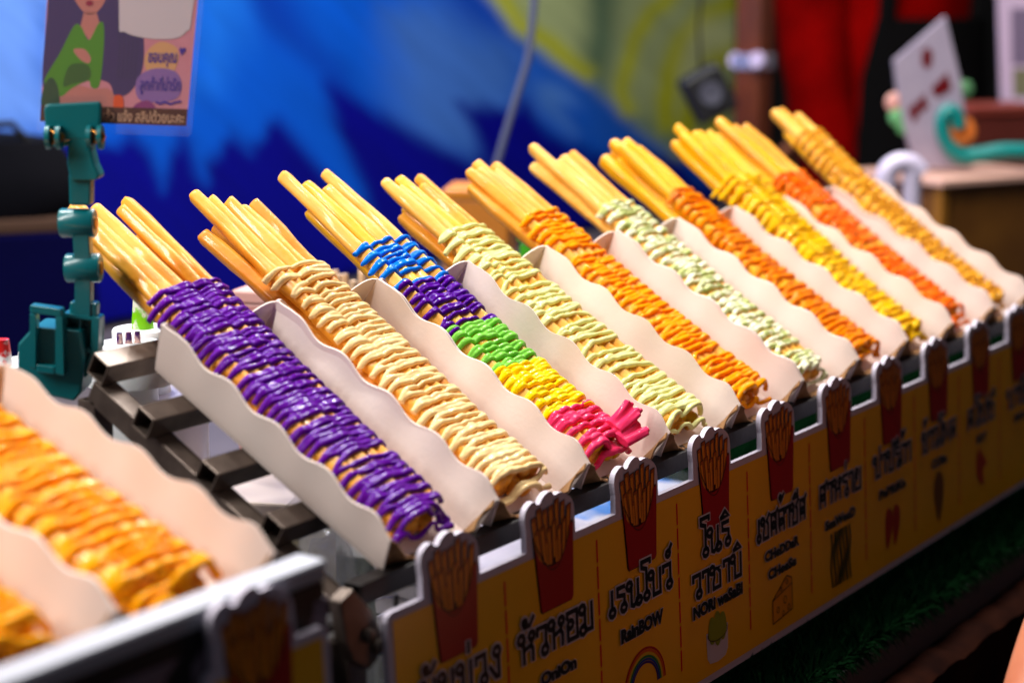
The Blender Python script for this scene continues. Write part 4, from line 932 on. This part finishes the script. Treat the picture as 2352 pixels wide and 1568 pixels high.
MB().lathe([(.0001, H-.013), (.009, H-.013), (.004, H+.006), (.0001, H+.006)], (0, 0, 0), 18).build('cap', pm('red_cap', 190, 10, 10), t, True)

# black curtain added as a backdrop for the darkness far behind on the right
cu = thing('dark_backdrop', 'added black curtain, a backdrop for the darkness far behind on the right', 'curtain', (3.6, 1.0, ZT-.85))
G = []
for i in range(120):
    s_ = i/119; x = 2.66+2.2*s_; y = 1.75-2.9*s_; o_ = .035*math.sin(i*.75)+.015*math.sin(i*1.7)
    G.append([Vector((x+o_*.6, y+o_*.5, z)) for z in (ZT-.8, -.2, .6, 1.6)])
MB().sheet(G, .003).build('backdrop_cloth', BLACKCLOTH, cu, True, world=True)
MB().tube([(2.66, 1.75, 1.6), (4.86, -1.15, 1.6)], .012, 10).build('backdrop_rail', BLACKM, cu, True, world=True)
for q in ((2.66, 1.75), (4.86, -1.15)): MB().tube([(q[0], q[1], ZT-.85), (q[0], q[1], 1.6)], .014, 10).build('pole', BLACKM, cu, True, world=True)

# covered crate with a black bag on it behind the clip, at the left edge
o1 = at(60, 560, 1.95); o0 = at(-60, 505, 1.95); rm = Matrix.Rotation(-YAW+.35, 3, 'Z'); wz = at(60, 520, 1.95).z
t = thing('covered_crate', 'crate under a dark navy cloth with a brown board on top, behind the teal clip', 'crate', (o1.x, o1.y, ZT)); wd_ = (at(215, 500, 1.95)-at(-260, 500, 1.95)).length
c_ = at(-30, 520, 2.02)
MB().box((c_.x, c_.y, ZT+(wz-.012-ZT)/2), (wd_, .12, wz-.012-ZT), rm).build('crate_body', mat('navy_cloth', sc(4, 4, 46), .95, spec=.05, noise_c=sc(5, 5, 54), nscale=10), t, world=True, bevel=.004)
MB().box((c_.x, c_.y, wz-.004), (wd_*.97, .116, .014), rm).build('board', mat('dull_brown_board', sc(74, 54, 44), .8, spec=.1), t, world=True, bevel=.002)
t = thing('black_bag', 'slumped black bag lying on the navy covered crate behind the teal clip', 'bag', (c_.x, c_.y, wz+.003))
m = MB(); m.lathe([(.0001, 0), (.085, 0), (.098, .02), (.090, .05), (.066, .078), (.03, .088), (.0001, .090)], (0, 0, 0), 30)
m.v = [Vector((v.x*1.15, v.y*.55, v.z))*(1+.12*noise.noise(v*16)) for v in m.v]; m.v = [Vector(((rm @ v).x, (rm @ v).y, max(v.z, 0))) for v in m.v]
m.build('bag_body', mat('black_nylon', sc(5, 5, 12), .9, spec=.1, bump=.4, bscale=40), t, True)
MB().tube([rm @ Vector(p) for p in ((-.05, -.02, .075), (-.03, -.03, .10), (.03, -.03, .10), (.05, -.02, .075))], .004, 8).build('handle', BLACKCLOTH, t, True)
# black plastic sheet hanging between the two racks
t = thing('black_sheet', 'black glossy plastic sheet hanging between the two racks', 'sheet', (-.06, -.012, ZT+.003))
G = [[Vector((-.112+.085*i/16, -.012+.010*i/16+.003*math.sin(i*1.1+j*.4), ZT+.003+.122*j/8)) for j in range(9)] for i in range(17)]
MB().sheet(G, .0006).build('film', mat('black_film', sc(8, 8, 9), .3, spec=.3, bump=.4, bscale=60), t, True, world=True)
m = MB(); m.tube([(-.114, -.012, ZT+.128), (-.025, -.002, ZT+.128)], .0022, 8); m.build('hanging_rod', BLACKM, t, True, world=True)

# ------------------------------------------------------------------ people
def skin_body(name, joints, edges, m, parent, sub=2):
    me = bpy.data.meshes.new(name); me.from_pydata([j[:3] for j in joints], edges, [])
    o = bpy.data.objects.new(name, me); COL.objects.link(o); o.parent = parent; me.materials.append(m)
    bm = bmesh.new(); bm.from_mesh(me); L = bm.verts.layers.skin.verify(); bm.verts.ensure_lookup_table()
    for v, j in zip(bm.verts, joints): v[L].radius = (j[3], j[4] if len(j) > 4 else j[3])
    bm.verts[0][L].use_root = True; bm.to_mesh(me); bm.free()
    k = o.modifiers.new('skin', 'SKIN'); k.use_smooth_shade = True
    q = o.modifiers.new('sub', 'SUBSURF'); q.levels = sub; q.render_levels = sub; return o
SKINM = mat('skin', sc(180, 98, 68), .45, sss=.2, noise_c=sc(206, 132, 98), nscale=25)
HAIR = mat('black_hair', sc(12, 10, 10), .5)
def loft(rings, n=32):
    """rings: (cx, cy, z, rx, ry)"""
    m = MB(); vs = []
    for (cx, cy, z, rx, ry) in rings:
        for k in range(n):
            a = 2*PI*k/n; vs.append((cx+rx*math.cos(a), cy+ry*math.sin(a), z))
    K = len(rings); fs = [(i*n+k, i*n+(k+1) % n, (i+1)*n+(k+1) % n, (i+1)*n+k) for i in range(K-1) for k in range(n)]
    return m.add(vs, fs+[tuple(range(n-1, -1, -1)), tuple((K-1)*n+k for k in range(n))])
def hand(joints, edges, wrist, d, side, s=1.0, curl=.5):
    """palm and five fingers added to a skeleton; d: pointing direction, side: towards the thumb"""
    d = Vector(d).normalized(); side = Vector(side).normalized(); nrm = d.cross(side); w0 = Vector(joints[wrist][:3]); base = len(joints)
    joints.append((*(w0+d*.045*s), .019*s, .013*s)); edges.append((wrist, base))
    for k, (off, ln, r) in enumerate(((.028, .062, .0085), (.010, .072, .0088), (-.008, .068, .0085), (-.024, .054, .0075))):
        p0 = w0+d*.085*s+side*off*s; i = len(joints); joints.append((*p0, r*s*1.1)); edges.append((base, i))
        for q in (.4, .75, 1.0):
            p = p0+d*ln*q*s+nrm*(-curl*ln*q*q*s); joints.append((*p, r*s*(1-.25*q))); edges.append((i, len(joints)-1)); i = len(joints)-1
    p0 = w0+d*.030*s+side*.030*s; i = len(joints); joints.append((*p0, .0110*s)); edges.append((base, i))
    for q in (.5, 1):
        p = p0+(d*.7+side*.7)*.050*q*s-nrm*.010*q*s; joints.append((*p, .0095*s*(1-.2*q))); edges.append((i, len(joints)-1)); i = len(joints)-1
ZG = ZT-.85
def person(label, loc, rz, shirt_m, trouser_m, pose, apron=None, shirt_ring=None, long=True):
    t = thing('person', label, 'person', loc, (0, 0, rz))
    J = [(0, 0, .93, .12, .085), (0, .0, 1.10, .115, .08), (0, .0, 1.28, .125, .085), (0, .005, 1.42, .10, .07), (0, .0, 1.50, .05), (0, -.012, 1.57, .066, .074), (0, -.018, 1.66, .070, .085), (0, -.006, 1.72, .052, .06)]
    Ed = [(0, 1), (1, 2), (2, 3), (3, 4), (4, 5), (5, 6), (6, 7)]
    for sx in (-1, 1):
        b = len(J); J += [(sx*.09, 0, .86, .075), (sx*.10, -.01, .48, .052), (sx*.10, .01, .25, .046), (sx*.105, .01, .07, .034), (sx*.11, -.11, .035, .036, .026)]
        Ed += [(0, b), (b, b+1), (b+1, b+2), (b+2, b+3), (b+3, b+4)]
        sh, el, wr, hd, th_ = pose[sx]; b = len(J); J += [(*sh, .050), (*el, .038), (*[(el[k]+wr[k])/2 for k in range(3)], .036), (*wr, .024)]; Ed += [(3, b), (b, b+1), (b+1, b+2), (b+2, b+3)]
        hand(J, Ed, b+3, hd, th_)
    skin_body('body', J, Ed, SKINM, t)
    hd = MB().lathe([(.0001, .13), (.045, .122), (.076, .09), (.088, .045), (.086, .0), (.08, -.03), (.0001, -.03)], (0, .012, 1.66), 24); hd.build('hair', HAIR, t, True)
    for sx in (-1, 1):
        e = MB().lathe([(.0001, -.004), (.008, -.002), (.010, 0), (.008, .002), (.0001, .004)], (sx*.030, -.101, 1.655), 14, Matrix(((1, 0, 0), (0, 0, -1), (0, 1, 0)))); e.build('eye', mat('eye_white', sc(220, 216, 210), .3), t, True)
        MB().tube([(sx*.083, -.01, 1.675), (sx*.094, -.004, 1.66), (sx*.090, -.006, 1.64), (sx*.082, -.012, 1.632)], .008, 8).build('ear', SKINM, t, True)
    MB().tube([(0, -.100, 1.66), (0, -.118, 1.632), (0, -.104, 1.624)], [.006, .011, .008], 8).build('nose', SKINM, t, True)
    MB().tube([(-.022, -.098, 1.598), (0, -.104, 1.596), (.022, -.098, 1.598)], [.003, .006, .003], 8).build('mouth', mat('lips', sc(150, 70, 64), .4), t, True)
    sr = loft(shirt_ring or [(0, 0, 1.035, .172, .120), (0, 0, 1.09, .166, .114), (0, 0, 1.15, .158, .106), (0, 0, 1.28, .168, .112), (0, 0, 1.38, .178, .106), (0, .004, 1.46, .13, .082), (0, .0, 1.50, .066, .062)], 48)
    sr.v = [v+Vector((v.x, v.y, 0)).normalized()*(.009*math.sin(6*math.atan2(v.y, v.x)+v.z*9)*max(0, min(1, (1.25-v.z)*4))+.006*noise.noise(v*7)) for v in sr.v]
    sh_ = sr.build('shirt', shirt_m, t, True)
    for sx in (-1, 1):
        s0, e0, w0 = [Vector(q) for q in pose[sx][:3]]; MB().tube([s0+Vector((-sx*.05, 0, .02)), s0+Vector((sx*.012, 0, .0)), *([s0.lerp(e0, .4), s0.lerp(e0, .9), e0.lerp(w0, .4), e0.lerp(w0, .92)] if long else [s0.lerp(e0, .3), s0.lerp(e0, .55)])], [.072, .070, .062, .056, .052, .044][:6 if long else 4], 20).build('sleeve', shirt_m, sh_, True)
    tr = loft([(0, 0, .78, .17, .112), (0, 0, .90, .165, .112), (0, 0, 1.08, .154, .102)], 36).build('trousers', trouser_m, t, True)
    for sx in (-1, 1): loft([(sx*.105, .01, .06, .062, .07), (sx*.10, 0, .3, .068, .074), (sx*.10, -.006, .5, .078, .082), (sx*.092, 0, .84, .094, .105)], 24).build('trouser_leg', trouser_m, tr, True)
    for sx in (-1, 1): MB().lathe([(.0001, -.03), (.045, -.03), (.052, -.01), (.044, .02), (.0001, .04)], (sx*.11, -.03, .036), 20, Matrix(((1, 0, 0), (0, 2.3, 0), (0, 0, 1)))).build('shoe', mat('black_shoe', sc(16, 14, 14), .5), t, True)
    if apron:
        G = []
        for i in range(17):
            a = -PI/2+(i/16-.5)*1.75; row = []
            for z, k in ((.70, 1.24), (.86, 1.16), (1.0, 1.10), (1.12, 1.10), (1.21, 1.09)):
                f = 1 if z < 1.1 else 1-.18*(z-1.1)/.11
                row.append(Vector((.165*k*math.cos(-PI/2+(a+PI/2)*f), .118*k*math.sin(-PI/2+(a+PI/2)*f)-.012, z)))
            G.append(row)
        ap_ = MB().sheet(G, .003).build('apron', apron, t, True)
        for sx in (-1, 1): MB().tube([(sx*.098, -.108, 1.20), (sx*.10, -.118, 1.32), (sx*.075, -.108, 1.43), (sx*.05, -.03, 1.50)], .014, 10).build('strap', apron, ap_, True)
    return t
RED = mat('red_shirt', sc(146, 2, 1), .9, spec=.03, noise_c=sc(96, 0, 0), nscale=12)
DARKT = mat('black_trousers', sc(10, 9, 11), .9, spec=.1)
q = at(2030, 150, 3.05)
yaw_p = math.atan2(CP.y-q.y, CP.x-q.x)+PI/2
person('stallholder in a red shirt and black apron standing at the back right', (q.x, q.y, ZG), yaw_p+.75, RED, DARKT,
       {-1: ((-.175, .0, 1.41), (-.17, -.02, 1.16), (-.150, -.06, .94), (.1, -.2, -1), (.6, -.8, 0)), 1: ((.20, .02, 1.41), (.20, .15, 1.18), (.06, .21, 1.00), (-.9, .1, -.4), (0, -.5, .8))}, apron=mat('black_apron', sc(7, 6, 7), .9, spec=.1))
# a customer just outside the frame; only a forearm reaches into the bottom right corner
cl = Vector((.62, -.50, ZG)); W2L = lambda p: (p[0]-cl.x, p[1]-cl.y, p[2]-cl.z)
el = at(2600, 1230, 1.0); wr = at(2345, 1830, .92)
cu_ = thing('x', None, None); bpy.data.objects.remove(cu_)
person('customer whose bare forearm crosses the bottom right corner of the photo', tuple(cl), 0.0, mat('dark_shirt', sc(14, 14, 18), .9, spec=.1), DARKT,
       {-1: ((-.19, 0, 1.38), W2L(el), W2L(wr), tuple(wr-el), (0, .6, .8)), 1: ((.20, 0, 1.41), (.26, .04, 1.16), (.22, .0, .92), (0, -.2, -1), (-.6, -.8, 0))}, long=False)
